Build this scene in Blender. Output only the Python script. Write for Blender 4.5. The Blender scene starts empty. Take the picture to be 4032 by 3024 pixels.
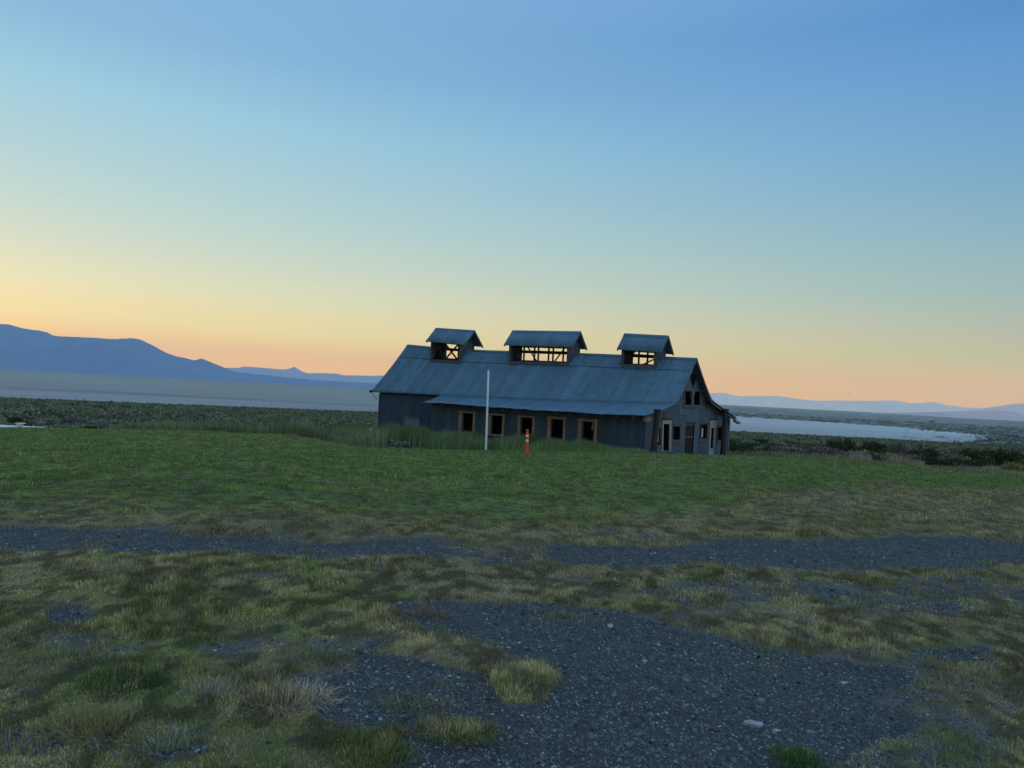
import bpy, math, random
import numpy as np
from mathutils import Vector
random.seed(7)
RNG = np.random.default_rng(11)
SC = bpy.context.scene
COL = SC.collection

# ------------------------------------------------------------------ camera
F = 2912.0; SLOPE = 0.0508; ROLL = math.atan(SLOPE); H0 = 1442.0; EYE = 1.7
PITCH = math.atan((H0 + SLOPE*2016 - 1512)*math.cos(ROLL)/F)
fw = np.array([0, math.cos(PITCH), math.sin(PITCH)])
r0 = np.array([1.0, 0, 0]); u0 = np.array([0, -math.sin(PITCH), math.cos(PITCH)])
CR = math.cos(ROLL)*r0 + math.sin(ROLL)*u0
CU = -math.sin(ROLL)*r0 + math.cos(ROLL)*u0
CAM = np.array([0, 0, EYE])
def ray(x, y): return fw + CR*(x-2016)/F - CU*(y-1512)/F
def at_y(x, y, Y):
    d = ray(x, y); return CAM + d*(Y/d[1])
def project(X, Y, Z):
    dx, dy, dz = X, Y, Z-EYE
    a = dx*fw[0]+dy*fw[1]+dz*fw[2]; a = np.where(a < .05, .05, a)
    return (2016 + F*(dx*CR[0]+dy*CR[1]+dz*CR[2])/a, 1512 - F*(dx*CU[0]+dy*CU[1]+dz*CU[2])/a)
cd = bpy.data.cameras.new('camera'); cam = bpy.data.objects.new('camera', cd); COL.objects.link(cam)
cd.sensor_width = 36; cd.lens = 36*F/4032; cd.clip_start = .05; cd.clip_end = 200000
from mathutils import Matrix
cam.matrix_world = Matrix(((CR[0], CU[0], -fw[0], 0), (CR[1], CU[1], -fw[1], 0), (CR[2], CU[2], -fw[2], EYE), (0, 0, 0, 1)))
SC.camera = cam
SC.view_settings.view_transform = 'Standard'; SC.view_settings.look = 'None'
SC.view_settings.exposure = 0.0; SC.view_settings.gamma = 1.0
SC.cycles.use_denoising = True
SC.cycles.max_bounces = 5; SC.cycles.diffuse_bounces = 3; SC.cycles.volume_bounces = 1

# ------------------------------------------------------------------ sky (dusk: the sun is just below the ridge on the left)
def lin(*c):
    return tuple(((v/255)/12.92 if v/255 <= .04045 else ((v/255+.055)/1.055)**2.4) for v in c)
SUN_AZ = math.radians(-48)          # left of the view direction (+Y)
world = bpy.data.worlds.new('World'); SC.world = world; world.use_nodes = True
nt = world.node_tree; nt.nodes.clear()
def N(tree, t, **k):
    n = tree.nodes.new(t)
    for a, b in k.items(): setattr(n, a, b)
    return n
def math_node(tree, op, a, b=None, clamp=False):
    m = N(tree, 'ShaderNodeMath', operation=op, use_clamp=clamp)
    for i, v in enumerate((a, b)):
        if v is None: continue
        if isinstance(v, (int, float)): m.inputs[i].default_value = v
        else: tree.links.new(v, m.inputs[i])
    return m.outputs[0]
tc = N(nt, 'ShaderNodeTexCoord'); sep = N(nt, 'ShaderNodeSeparateXYZ'); nt.links.new(tc.outputs['Generated'], sep.inputs[0])
elev = math_node(nt, 'ARCSINE', sep.outputs[2])
az = math_node(nt, 'ARCTAN2', sep.outputs[0], sep.outputs[1])
el01 = math_node(nt, 'DIVIDE', elev, math.radians(90), clamp=True)
cosaz = math_node(nt, 'COSINE', math_node(nt, 'SUBTRACT', az, SUN_AZ))
def ramp(tree, fac, stops):
    r = N(tree, 'ShaderNodeValToRGB'); cr = r.color_ramp
    while len(cr.elements) < len(stops): cr.elements.new(.5)
    for e, (p, c) in zip(cr.elements, stops): e.position = p; e.color = (*c, 1)
    tree.links.new(fac, r.inputs[0]); return r.outputs[0]
E_ = lambda d: d/90.0
# towards the glow / 85 degrees away from it / opposite it; unseen overhead and rear sky raised to brighten the ground   (elevation in degrees -> colour)
WARM = [(0.0, (1.2591, 0.614, 0.05)), (1.83, (1.2591, 0.614, 0.05)), (3.53, (1.0253, 0.7694, 0.2405)), (6.17, (0.7954, 0.7477, 0.4307)), (8.62, (0.6258, 0.6868, 0.516)), (11.19, (0.4845, 0.6505, 0.5867)), (14.18, (0.4, 0.6088, 0.6387)), (18.13, (0.3054, 0.5745, 0.7012)), (22.47, (0.2214, 0.4447, 0.6661)), (36, (0.2, 0.4, 0.72)), (55, (0.36, 0.6, 0.98)), (90, (0.46, 0.68, 1.05))]
SIDE = [(0.0, (1.1822, 0.588, 0.05)), (1.69, (1.1822, 0.588, 0.05)), (3.45, (0.6641, 0.5582, 0.2332)), (5.61, (0.4907, 0.504, 0.3442)), (8.1, (0.3336, 0.4831, 0.4394)), (11.21, (0.2547, 0.4425, 0.5004)), (15.07, (0.1806, 0.3795, 0.5607)), (18.81, (0.1353, 0.329, 0.5776)), (22.41, (0.1029, 0.2967, 0.6041)), (25.56, (0.0656, 0.2488, 0.5516)), (36, (0.2, 0.4, 0.72)), (55, (0.36, 0.6, 0.98)), (90, (0.46, 0.68, 1.05))]
BACK = [(0.0, (1.1, .98, .92)), (4, (1.1, 1.0, 1.02)), (10, (.85, .95, 1.08)), (18, (.66, .90, 1.12)), (28, (.52, .80, 1.12)), (45, (.45, .71, 1.08)), (90, (.46, .68, 1.05))]
rA, rB, rC = [ramp(nt, el01, [(E_(p), c) for p, c in S]) for S in (WARM, SIDE, BACK)]
def mixc(tree, fac, a, b, blend='MIX'):
    m = N(tree, 'ShaderNodeMix', data_type='RGBA', blend_type=blend)
    for s, v in ((m.inputs[0], fac), (m.inputs[6], a), (m.inputs[7], b)):
        if isinstance(v, (int, float)): s.default_value = v
        elif isinstance(v, tuple): s.default_value = (*v[:3], 1)
        else: tree.links.new(v, s)
    return m.outputs[2]
mr1 = N(nt, 'ShaderNodeMapRange'); nt.links.new(cosaz, mr1.inputs[0]); mr1.inputs[1].default_value = .12; mr1.inputs[2].default_value = .97
mr2 = N(nt, 'ShaderNodeMapRange'); nt.links.new(cosaz, mr2.inputs[0]); mr2.inputs[1].default_value = -.9; mr2.inputs[2].default_value = .05
skyc = mixc(nt, mr1.outputs[0], mixc(nt, mr2.outputs[0], rC, rB), rA)
bg1 = N(nt, 'ShaderNodeBackground'); nt.links.new(skyc, bg1.inputs[0]); bg1.inputs[1].default_value = 1.0
nish = N(nt, 'ShaderNodeTexSky', sky_type='NISHITA', sun_disc=False)
nish.sun_elevation = math.radians(0.5); nish.sun_rotation = SUN_AZ; nish.altitude = 1200
bg2 = N(nt, 'ShaderNodeBackground'); nt.links.new(nish.outputs[0], bg2.inputs[0]); bg2.inputs[1].default_value = 0.05
ad = N(nt, 'ShaderNodeAddShader'); out = N(nt, 'ShaderNodeOutputWorld')
nt.links.new(bg1.outputs[0], ad.inputs[0]); nt.links.new(bg2.outputs[0], ad.inputs[1]); nt.links.new(ad.outputs[0], out.inputs[0])
# faint last glow of the sun
sl = bpy.data.lights.new('sun', 'SUN'); sl.energy = 0.05; sl.angle = math.radians(12); sl.color = (1, .75, .5)
so = bpy.data.objects.new('sun', sl); COL.objects.link(so)
sd = Vector((math.sin(SUN_AZ)*math.cos(.05), math.cos(SUN_AZ)*math.cos(.05), math.sin(.05)))
so.rotation_euler = (-sd).to_track_quat('-Z', 'Y').to_euler()

# ------------------------------------------------------------------ helpers
class MB:
    def __init__(s, origin=(0, 0, 0)): s.v = []; s.f = []; s.c = []; s.o = np.array(origin, float); s.col = (1, 1, 1)
    def vert(s, p): s.v.append(tuple(np.asarray(p, float)-s.o)); s.c.append(s.col); return len(s.v)-1
    def face(s, pts):
        s.f.append([s.vert(p) for p in pts])
    def prism(s, quad, off0, off1):
        """polygon (world points) extruded from off0 to off1 (vectors)"""
        a = [s.vert(np.asarray(p)+off0) for p in quad]; b = [s.vert(np.asarray(p)+off1) for p in quad]; n = len(quad)
        s.f.append(a[::-1]); s.f.append(b)
        for i in range(n): j = (i+1) % n; s.f.append([a[i], a[j], b[j], b[i]])
    def beam(s, p, q, w, h, up=(0, 0, 1), taper=1.0):
        p = np.asarray(p, float); q = np.asarray(q, float); d = q-p; d /= np.linalg.norm(d)
        up = np.asarray(up, float); x = np.cross(d, up); x /= np.linalg.norm(x); y = np.cross(x, d)
        a = [s.vert(p+x*w/2*i+y*h/2*j) for i, j in ((-1, -1), (1, -1), (1, 1), (-1, 1))]
        b = [s.vert(q+x*w/2*i*taper+y*h/2*j*taper) for i, j in ((-1, -1), (1, -1), (1, 1), (-1, 1))]
        s.f.append(a); s.f.append(b[::-1])
        for i in range(4): j = (i+1) % 4; s.f.append([a[j], a[i], b[i], b[j]])
    def lathe(s, base, prof, seg=20, tilt=(0, 0)):
        base = np.asarray(base, float); rings = []
        for r, z in prof:
            rings.append([s.vert(base+np.array([r*math.cos(2*math.pi*i/seg)+tilt[0]*z, r*math.sin(2*math.pi*i/seg)+tilt[1]*z, z])) for i in range(seg)])
        for a, b in zip(rings, rings[1:]):
            for i in range(seg): j = (i+1) % seg; s.f.append([a[i], a[j], b[j], b[i]])
        s.f.append(rings[0][::-1]); s.f.append(rings[-1])
    def build(s, name, mat, parent=None, smooth=False, bevel=0, solid=0):
        me = bpy.data.meshes.new(name); me.from_pydata(s.v, [], s.f); me.materials.append(mat)
        ca = me.color_attributes.new('Col', 'FLOAT_COLOR', 'POINT')
        ca.data.foreach_set('color', np.hstack([np.array(s.c, np.float32).reshape(-1, 3), np.ones((len(s.v), 1), np.float32)]).ravel())
        if smooth: me.polygons.foreach_set('use_smooth', [True]*len(me.polygons))
        me.update()
        o = bpy.data.objects.new(name, me); COL.objects.link(o)
        if parent: o.parent = parent
        else: o.location = s.o
        if bevel:
            b = o.modifiers.new('bevel', 'BEVEL'); b.width = bevel; b.segments = 2; b.limit_method = 'ANGLE'
        if solid:
            m = o.modifiers.new('solid', 'SOLIDIFY'); m.thickness = solid; m.offset = -1
        return o
def np_mesh(name, V, Fc, mat, colors=None, smooth=False, k=4, parent=None):
    me = bpy.data.meshes.new(name); V = np.asarray(V, np.float32); Fc = np.asarray(Fc, np.int32)
    me.vertices.add(len(V)); me.vertices.foreach_set('co', V.ravel())
    me.loops.add(Fc.size); me.loops.foreach_set('vertex_index', Fc.ravel())
    me.polygons.add(len(Fc)); me.polygons.foreach_set('loop_start', np.arange(0, Fc.size, Fc.shape[1], dtype=np.int32))
    me.polygons.foreach_set('loop_total', np.full(len(Fc), Fc.shape[1], np.int32))
    if smooth: me.polygons.foreach_set('use_smooth', np.ones(len(Fc), bool))
    if colors is not None:
        ca = me.color_attributes.new('Col', 'FLOAT_COLOR', 'POINT')
        ca.data.foreach_set('color', np.hstack([np.asarray(colors, np.float32), np.ones((len(V), 1), np.float32)]).ravel())
    me.materials.append(mat); me.update(calc_edges=True); me.validate()
    o = bpy.data.objects.new(name, me); COL.objects.link(o)
    if parent: o.parent = parent
    return o
def tag(o, label=None, cat=None, group=None, kind=None):
    if label: o['label'] = label
    if cat: o['category'] = cat
    if group: o['group'] = group
    if kind: o['kind'] = kind
    return o
def empty(name, loc):
    o = bpy.data.objects.new(name, None); COL.objects.link(o); o.location = loc; o.empty_display_size = .2; return o

def hash2(ix, iy, seed):
    h = (ix.astype(np.int64)*374761393 + iy.astype(np.int64)*668265263 + seed*1442695041) & 0xffffffff
    h = ((h ^ (h >> 13))*1274126177) & 0xffffffff
    return ((h ^ (h >> 16)) & 0xffff)/65535.0
def vnoise(x, y, seed=0):
    ix = np.floor(x); iy = np.floor(y); fx = x-ix; fy = y-iy; fx = fx*fx*(3-2*fx); fy = fy*fy*(3-2*fy)
    a = hash2(ix, iy, seed); b = hash2(ix+1, iy, seed); c = hash2(ix, iy+1, seed); d = hash2(ix+1, iy+1, seed)
    return (a*(1-fx)+b*fx)*(1-fy) + (c*(1-fx)+d*fx)*fy
def fbm(x, y, seed=0, oct=4):
    t = 0; a = .5; n = 0
    for o in range(oct):
        t = t + a*vnoise(x*2**o+17.3*o, y*2**o-9.1*o, seed+o*31); n += a; a *= .5
    return t/n
def sstep(a, b, x): t = np.clip((x-a)/(b-a), 0, 1); return t*t*(3-2*t)

# ------------------------------------------------------------------ materials
def new_mat(name):
    m = bpy.data.materials.new(name); m.use_nodes = True; t = m.node_tree
    return m, t, t.nodes['Principled BSDF']
def setin(b, t, key, v):
    if isinstance(v, (int, float)): b.inputs[key].default_value = v
    elif isinstance(v, tuple): b.inputs[key].default_value = (*v[:3], 1)
    else: t.links.new(v, b.inputs[key])
def attr(t): a = N(t, 'ShaderNodeAttribute', attribute_name='Col'); return a.outputs[0]
def noise(t, scale, detail=4, rough=.6, vec=None, stretch=None, coord='Object'):
    c = N(t, 'ShaderNodeTexCoord').outputs[coord]
    if stretch:
        mp = N(t, 'ShaderNodeMapping'); mp.inputs['Scale'].default_value = stretch; t.links.new(c, mp.inputs[0]); c = mp.outputs[0]
    n = N(t, 'ShaderNodeTexNoise'); n.inputs['Scale'].default_value = scale; n.inputs['Detail'].default_value = detail; n.inputs['Roughness'].default_value = rough
    t.links.new(c, n.inputs[0]); return n.outputs[0]
def bump(t, b, h, strength, dist):
    bp = N(t, 'ShaderNodeBump'); bp.inputs['Strength'].default_value = strength; bp.inputs['Distance'].default_value = dist
    t.links.new(h, bp.inputs['Height']); t.links.new(bp.outputs[0], b.inputs['Normal'])
def attr_mat(name, rough=.9, nscale=None, namp=.3, bstr=0, bscale=50, bdist=.01, trans=0, spec=.3, coord='Object', stretch=None, metallic=0):
    m, t, b = new_mat(name); c = attr(t)
    if nscale:
        n = noise(t, nscale, 6, .65, stretch=stretch, coord=coord)
        r = ramp(t, n, [(.25, (1-namp,)*3), (.75, (1+namp,)*3)])
        c = mixc(t, 1.0, c, r, 'MULTIPLY')
    setin(b, t, 'Base Color', c); setin(b, t, 'Roughness', rough); b.inputs['Specular IOR Level'].default_value = spec
    b.inputs['Metallic'].default_value = metallic
    if bstr: bump(t, b, noise(t, bscale, 5), bstr, bdist)
    if trans:
        tr = N(t, 'ShaderNodeBsdfTranslucent'); t.links.new(c, tr.inputs[0]); mx = N(t, 'ShaderNodeMixShader'); mx.inputs[0].default_value = trans
        t.links.new(b.outputs[0], mx.inputs[1]); t.links.new(tr.outputs[0], mx.inputs[2]); t.links.new(mx.outputs[0], t.nodes['Material Output'].inputs[0])
    return m
def plain_mat(name, col, rough=.8, nscale=8, namp=.25, stretch=None, spec=.3, metallic=0, bstr=0, bscale=40, bdist=.01):
    m, t, b = new_mat(name)
    n = noise(t, nscale, 6, .65, stretch=stretch)
    c = ramp(t, n, [(.25, tuple(v*(1-namp) for v in col)), (.75, tuple(min(1, v*(1+namp)) for v in col))])
    setin(b, t, 'Base Color', c); setin(b, t, 'Roughness', rough); b.inputs['Specular IOR Level'].default_value = spec; b.inputs['Metallic'].default_value = metallic
    if bstr: bump(t, b, noise(t, bscale, 5), bstr, bdist)
    return m
def metal_mat(name, col, metallic=.25, rough=.55, rust=.25):
    m, t, b = new_mat(name)
    c = mixc(t, 1.0, attr(t), (*col,), 'MULTIPLY')
    st = noise(t, 1.6, 8, .7)
    c = mixc(t, 1.0, c, ramp(t, st, [(.3, (.72, .72, .72)), (.7, (1.2, 1.2, 1.2))]), 'MULTIPLY')
    rn = noise(t, .9, 10, .75)
    rf = N(t, 'ShaderNodeMapRange'); t.links.new(rn, rf.inputs[0]); rf.inputs[1].default_value = .56; rf.inputs[2].default_value = .75; rf.inputs[4].default_value = rust
    c = mixc(t, rf.outputs[0], c, (.10, .06, .045))
    setin(b, t, 'Base Color', c); b.inputs['Metallic'].default_value = metallic
    rr = N(t, 'ShaderNodeMapRange'); t.links.new(st, rr.inputs[0]); rr.inputs[3].default_value = rough-.12; rr.inputs[4].default_value = rough+.15
    t.links.new(rr.outputs[0], b.inputs['Roughness'])
    bump(t, b, noise(t, 3, 4), .35, .03)
    return m
M = {}
M['ground'] = attr_mat('soil', .95, 95, .65, .9, 110, .025)
M['gravel'] = attr_mat('gravel_bed', .9, 75, .65, 1.0, 90, .025)
M['field'] = attr_mat('field_soil', .95, .8, .3)
M['plain'] = attr_mat('valley_plain', .95, .006, .22, stretch=(.35, 1, 1))
M['blade'] = attr_mat('grass_blade', .7, trans=.25, spec=.2)
M['leaf'] = attr_mat('leaf', .8, trans=.15, spec=.15)
M['stone'] = attr_mat('stone', .85, 60, .3, .3, 80, .004, spec=.35)
M['hill'] = attr_mat('hill_rock', .95, .0012, .08)
M['roof'] = metal_mat('roof_metal', (.066, .142, .192), rust=.09)  # blue of the reflected sky is put into this base colour
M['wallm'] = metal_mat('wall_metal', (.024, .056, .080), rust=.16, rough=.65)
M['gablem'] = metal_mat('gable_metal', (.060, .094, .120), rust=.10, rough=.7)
M['tan'] = plain_mat('bare_timber', (.22, .150, .095), .85, 5, .35, stretch=(1, 1, .3))
M['grey_wood'] = plain_mat('weathered_timber', (.075, .075, .078), .9, 6, .4, stretch=(1, 1, .3))
M['dark_wood'] = plain_mat('dark_timber', (.020, .015, .014), .9, 6, .5)
M['cream'] = plain_mat('cream_paint', (.30, .27, .22), .8, 4, .2)
M['stone_pale'] = plain_mat('pale_stone', (.26, .27, .27), .85, 25, .35, bstr=.4, bscale=60)
M['white'] = plain_mat('white_paint', (.56, .60, .58), .5, 5, .08)
M['pale'] = plain_mat('pale_board', (.40, .46, .47), .4, 3, .1)
M['orange'] = plain_mat('orange_plastic', (.75, .055, .02), .45, 9, .12)
M['band'] = plain_mat('reflective_band', (.62, .62, .60), .35, 9, .1)
M['dark'] = plain_mat('dark_plastic', (.03, .03, .032), .6, 9, .2)
M['bluegrey'] = plain_mat('blue_grey_paint', (.10, .13, .16), .7, 5, .2)
M['bark'] = plain_mat('bark', (.07, .055, .045), .95, 20, .3)
M['dry_leaf'] = attr_mat('dry_blade', .8, trans=.2, spec=.15)

# ------------------------------------------------------------------ terrain heights
def px_s(x): d = ray(x, H0+SLOPE*x); return d[0]/d[1]
EX = [0, 729, 1167, 1367, 1550, 1914, 2279, 2734, 3099, 3281, 3646, 4032]
EYp = [1686, 1695, 1713, 1753, 1772, 1777, 1781, 1790, 1799, 1808, 1841, 1872]
ES = [px_s(x) for x in EX]; ECR = 31.0
EV = [(y-H0-SLOPE*x)/F for x, y in zip(EX, EYp)]
def z_edge(s): return EYE - .07 - ECR*np.interp(s, ES, EV)
def field_end(s): return np.interp(s, [px_s(0), px_s(1480), px_s(2900)], [175., 290., 300.])
def field_v(s): return np.interp(s, [px_s(0), px_s(1480), px_s(2900)], [.0445, .0372, .0385])
BASEZ = -1.75
def height(X, Y, detail=True):
    X = np.asarray(X, float); Y = np.asarray(Y, float)
    s = X/np.maximum(Y, .5); s = np.clip(s, -.95, .95)
    ze = z_edge(s)
    t = np.clip((Y-9)/(ECR-9), 0, 1); z1 = ze*(t**1.15)
    zs = np.maximum(BASEZ, ze-1.1) - .0
    t2 = sstep(0, 1, (Y-ECR)/11.0); z2 = ze + (zs-ze)*t2
    fe = field_end(s); zf = EYE - fe*field_v(s)
    t3 = np.clip((Y-42)/(fe-42), 0, 1); z3 = zs + (zf-zs)*t3
    t4 = np.clip((Y-fe)/600, 0, 1); z4 = zf + (-60-zf)*t4
    z = np.where(Y <= ECR, z1, np.where(Y <= 42, z2, np.where(Y <= fe, z3, z4)))
    z = np.where(Y < 9, 0, z)
    if detail:
        near = (1-sstep(20, 60, np.hypot(X, Y)))
        z = z + near*((fbm(X*.9, Y*.9, 3, 3)-.5)*.07 + (fbm(X*6, Y*6, 5, 3)-.5)*.035)
        mid = sstep(32, 45, Y)*(Y < fe+30)
        z = z + mid*(fbm(X*.25, Y*.25, 9, 3)-.5)*.35
    return z

# gravel / grass cover as seen from above, outlined on the ground
W_, H_, OX, OY, ST = 1600, 480, -1200, 1600, 4
def raster(polys, val, arr):
    yy, xx = np.mgrid[0:H_, 0:W_]; px = OX+xx*ST; py = OY+yy*ST
    for P in polys:
        ins = np.zeros(px.shape, bool); n = len(P)
        for i in range(n):
            x1, y1 = P[i]; x2, y2 = P[(i+1) % n]
            if y1 == y2: continue
            c = ((y1 > py) != (y2 > py)) & (px < (x2-x1)*(py-y1)/(y2-y1)+x1); ins ^= c
        arr[ins] = val
def blur(a, n):
    for _ in range(n):
        b = np.pad(a, 1, mode='edge'); a = (b[:-2, 1:-1]+b[2:, 1:-1]+b[1:-1, :-2]+b[1:-1, 2:]+b[1:-1, 1:-1])/5
    return a
def ell(cx, cy, rx, ry): return [(cx+rx*math.cos(a*math.pi/8), cy+ry*math.sin(a*math.pi/8)) for a in range(16)]
cov = np.ones((H_, W_))
raster([[(-1200, 2085), (0, 2087), (140, 2070), (365, 2082), (820, 2112), (1185, 2121), (1732, 2135), (2016, 2140), (2654, 2145), (3200, 2117), (3748, 2108), (4032, 2130), (5200, 2150),
         (5200, 2245), (4032, 2231), (3748, 2242), (3200, 2253), (2790, 2249), (2198, 2222), (2016, 2192), (1732, 2203), (1367, 2192), (820, 2192), (0, 2176), (-1200, 2170)]], 0.0, cov)
raster([[(1700, 2140), (2160, 2150), (2230, 2215), (1760, 2205)]], .58, cov)
raster([ell(2700, 2235, 300, 10), ell(1150, 2125, 160, 8), ell(3400, 2236, 260, 9)], .6, cov)
raster([[(1568, 2356), (1750, 2368), (2016, 2367), (2262, 2379), (2453, 2425), (2563, 2470), (2790, 2509), (3046, 2550), (3383, 2622), (3583, 2643), (3529, 2698), (3400, 2760), (3560, 2800), (3684, 2844), (3520, 2926),
         (3365, 2981), (3250, 3060), (3200, 3500), (1450, 3500), (1500, 3024), (1549, 2944), (1640, 2900), (1560, 2860), (1250, 2850), (1180, 2740), (1480, 2640), (1440, 2570), (1500, 2520), (1650, 2490), (1640, 2440), (1560, 2400)]], 0.0, cov)
raster([[(1500, 2540), (1640, 2480), (1823, 2525), (1914, 2561), (2016, 2614), (2153, 2634), (2235, 2676), (2150, 2775), (2016, 2782), (1932, 2672), (1732, 2620), (1458, 2580)],
        [(1622, 2890), (1700, 2850), (1850, 2845), (2016, 2870), (1990, 2920), (1750, 2930)], ell(3137, 2985, 80, 25)], 1.0, cov)
raster([[(1180, 2740), (1480, 2640), (1700, 2640), (1880, 2700), (1900, 2800), (1640, 2860), (1250, 2850)]], .38, cov)
raster([ell(3640, 2345, 260, 75), ell(3100, 2330, 260, 40)], .47, cov)
raster([ell(260, 2416, 105, 32), ell(3716, 2590, 170, 24)], .12, cov)
raster([ell(170, 2955, 300, 70), ell(1150, 2690, 120, 40), ell(2650, 2320, 200, 18), ell(1080, 2290, 120, 16), ell(650, 2990, 160, 40)], .40, cov)
raster([ell(3850, 2990, 220, 40)], .45, cov)
raster([[(-1200, 2330), (700, 2360), (1300, 2480), (1500, 2640), (1250, 2850), (1500, 3500), (-1200, 3500)]], .88, base_ := np.ones((H_, W_)))
raster([[(3300, 2640), (3900, 2560), (4032, 2800), (3900, 3500), (3100, 3500), (3250, 2900)]], .60, base_)
raster([[(2500, 2280), (4100, 2300), (4100, 2420), (3300, 2480), (2700, 2420)]], .66, base_)
cov = np.minimum(cov, base_)
cov = blur(cov, 26)
def sample_cov(px, py):
    i = np.clip((py-OY)/ST, 0, H_-1.001); j = np.clip((px-OX)/ST, 0, W_-1.001)
    i0 = i.astype(int); j0 = j.astype(int); fi = i-i0; fj = j-j0
    return (cov[i0, j0]*(1-fi)+cov[i0+1, j0]*fi)*(1-fj) + (cov[i0, j0+1]*(1-fi)+cov[i0+1, j0+1]*fi)*fj
def cover(X, Y):
    """0 bare gravel .. 1 full turf, at ground points"""
    px, py = project(X, Y, height(X, Y, False))
    wx = (fbm(X*1.1, Y*1.1, 201, 4)-.5)*np.clip(1700/np.maximum(Y, 2), 0, 190); wy = (fbm(X*1.1+9, Y*1.1, 202, 4)-.5)*np.clip(1100/np.maximum(Y, 2)**1.5, 0, 80)
    c = sample_cov(px+wx, py+wy)
    c = np.where(Y < 2.0, .5, c)
    n = fbm(X*1.6, Y*1.6, 21, 5)
    sp = fbm(X*.8+5, Y*1.3, 77, 4)
    n2 = fbm(X*7, Y*7, 23, 4); e = 1-np.abs(2*np.clip(c, 0, 1)-1)
    c = c + (n-.5)*.75 + (n2-.5)*.45*(Y < 14) - sstep(.56, .72, sp)*.35*(Y < 9.5)
    return np.clip(c, 0, 1), px, py
def turf_tone(X, Y, px, py):
    """0 dry straw, .5 olive, 1 lush green"""
    e = np.interp(px, EX, EYp)
    t = (py-e)
    lo = np.interp(px, [0, 1200, 2600, 3300, 4032], [330, 330, 240, 110, 60])
    lush = 1-sstep(lo*.65, lo*1.25, t)
    n = fbm(X*.5, Y*.35, 41, 4)
    base = .38 + .10*(py > 2200)*sstep(.45, .6, fbm(X*.9, Y*.9, 91, 3))
    return np.clip(base + lush*.55 + (n-.5)*.55, 0, 1)
C_DRY = np.array([.33, .27, .16]); C_OLV = np.array([.25, .225, .085]); C_GRN = np.array([.145, .215, .045])
def tone_col(t):
    t = t[..., None]
    return np.where(t < .5, C_DRY+(C_OLV-C_DRY)*(t/.5), C_OLV+(C_GRN-C_OLV)*((t-.5)/.5))

# ------------------------------------------------------------------ ground sheet (one fan-shaped grid round the viewer, cut where the surface changes)
azs = np.concatenate([np.linspace(-180, -50, 40)[:-1], np.linspace(-50, 50, 820), np.linspace(50, 180, 40)[1:]])
rad = np.concatenate([[.25], np.geomspace(.6, 2.2, 14)[:-1], np.geomspace(2.2, 70, 560)[:-1], np.geomspace(70, 900, 120)[:-1], np.geomspace(900, 60000, 90)])
A, Rr = np.meshgrid(np.radians(azs), rad); GX = Rr*np.sin(A); GY = Rr*np.cos(A)
GZ = height(GX, GY)
cv, gpx, gpy = cover(GX, GY)
tone = turf_tone(GX, GY, gpx, gpy)
GZ = GZ + np.where((GY < 31) & (GY > 0), (cv-.5)*.03, 0)
soil = np.array([.13, .12, .10]); grav = np.array([.060, .066, .066])
turfc = tone_col(np.clip(tone+(fbm(GX*5, GY*5, 66, 3)-.5)*.6, 0, 1))*.52*(.88+.22*sstep(.34, .66, fbm(GX*2.4, GY*1.6, 137, 5))[..., None])*(.55+.8*sstep(.35, .65, fbm(GX*8, GY*6, 139, 4))[..., None])
# soil to gravel to thatch
gcol = grav + (soil-grav)*sstep(.25, .6, cv)[..., None]
gcol = gcol + (turfc-gcol)*sstep(.45, .85, cv)[..., None]*np.where(GY > 0, 1, 0)[..., None]
pat = fbm(GX*.7, GY*.7, 55, 4)[..., None]
gcol = gcol*(.8+.4*pat)
fcol = np.array([.075, .095, .045])*(.7+.6*fbm(GX*.05, GY*.05, 61, 4)[..., None])
fs = sstep(33, 40, GY)[..., None]; gcol = gcol*(1-fs)+fcol*fs
# valley: pale sage plain, dark strip, shrubby east side
v = (EYE+60)/np.maximum(GY, 1)
sarr = GX/np.maximum(GY, 1)
pl = np.array([.20, .20, .185])*(1+0*GX[..., None])
nn = fbm(GX/900, GY/260, 71, 5)
leftm = 1-sstep(-.06, .12, sarr)
near_l = np.array([.235, .235, .225]); far_l = np.array([.22, .225, .19]); strip = np.array([.165, .17, .17])
vw = v + (nn-.5)*.002
lc = near_l + (far_l-near_l)*(1-sstep(.0255, .0275, vw))[..., None]
st = (sstep(.0262, .0270, vw)*(1-sstep(.0288, .0300, vw)))[..., None]
lc = lc*(1-st)+strip*st
sp2 = sstep(.45, .6, fbm(GX/60, GY/90, 81, 4))[..., None]
rc = np.array([.16, .17, .13])*(1-.5*sp2)
rc = rc*(.8+.5*nn[..., None])
lc = lc*(1-.28*(1-sstep(.004, .012, v)))[..., None]*np.array([1, 1, 1.0])  # plain darkened toward the mountains, haze put into its colour
vc = lc*leftm[..., None]+rc*(1-leftm[..., None])
fe = field_end(np.clip(sarr, -.95, .95))
vs = sstep(0, 1, (GY-fe-20)/200)[..., None]
gcol = gcol*(1-vs)+vc*vs
n_r, n_a = GX.shape
idx = np.arange(n_r*n_a).reshape(n_r, n_a)
quads = np.stack([idx[:-1, :-1], idx[:-1, 1:], idx[1:, 1:], idx[1:, :-1]], -1)
seam = np.stack([idx[:-1, -1], idx[:-1, 0], idx[1:, 0], idx[1:, -1]], -1)
cvq = (cv[:-1, :-1]+cv[1:, 1:])/2; Yq = GY[:-1, :-1]; feq = fe[:-1, :-1]
reg = np.where(Yq > feq+20, 3, np.where(Yq > 37, 2, np.where((cvq < .42) & (Yq > 0), 1, 0)))
Vall = np.stack([GX, GY, GZ], -1).reshape(-1, 3); Call = gcol.reshape(-1, 3)
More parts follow.
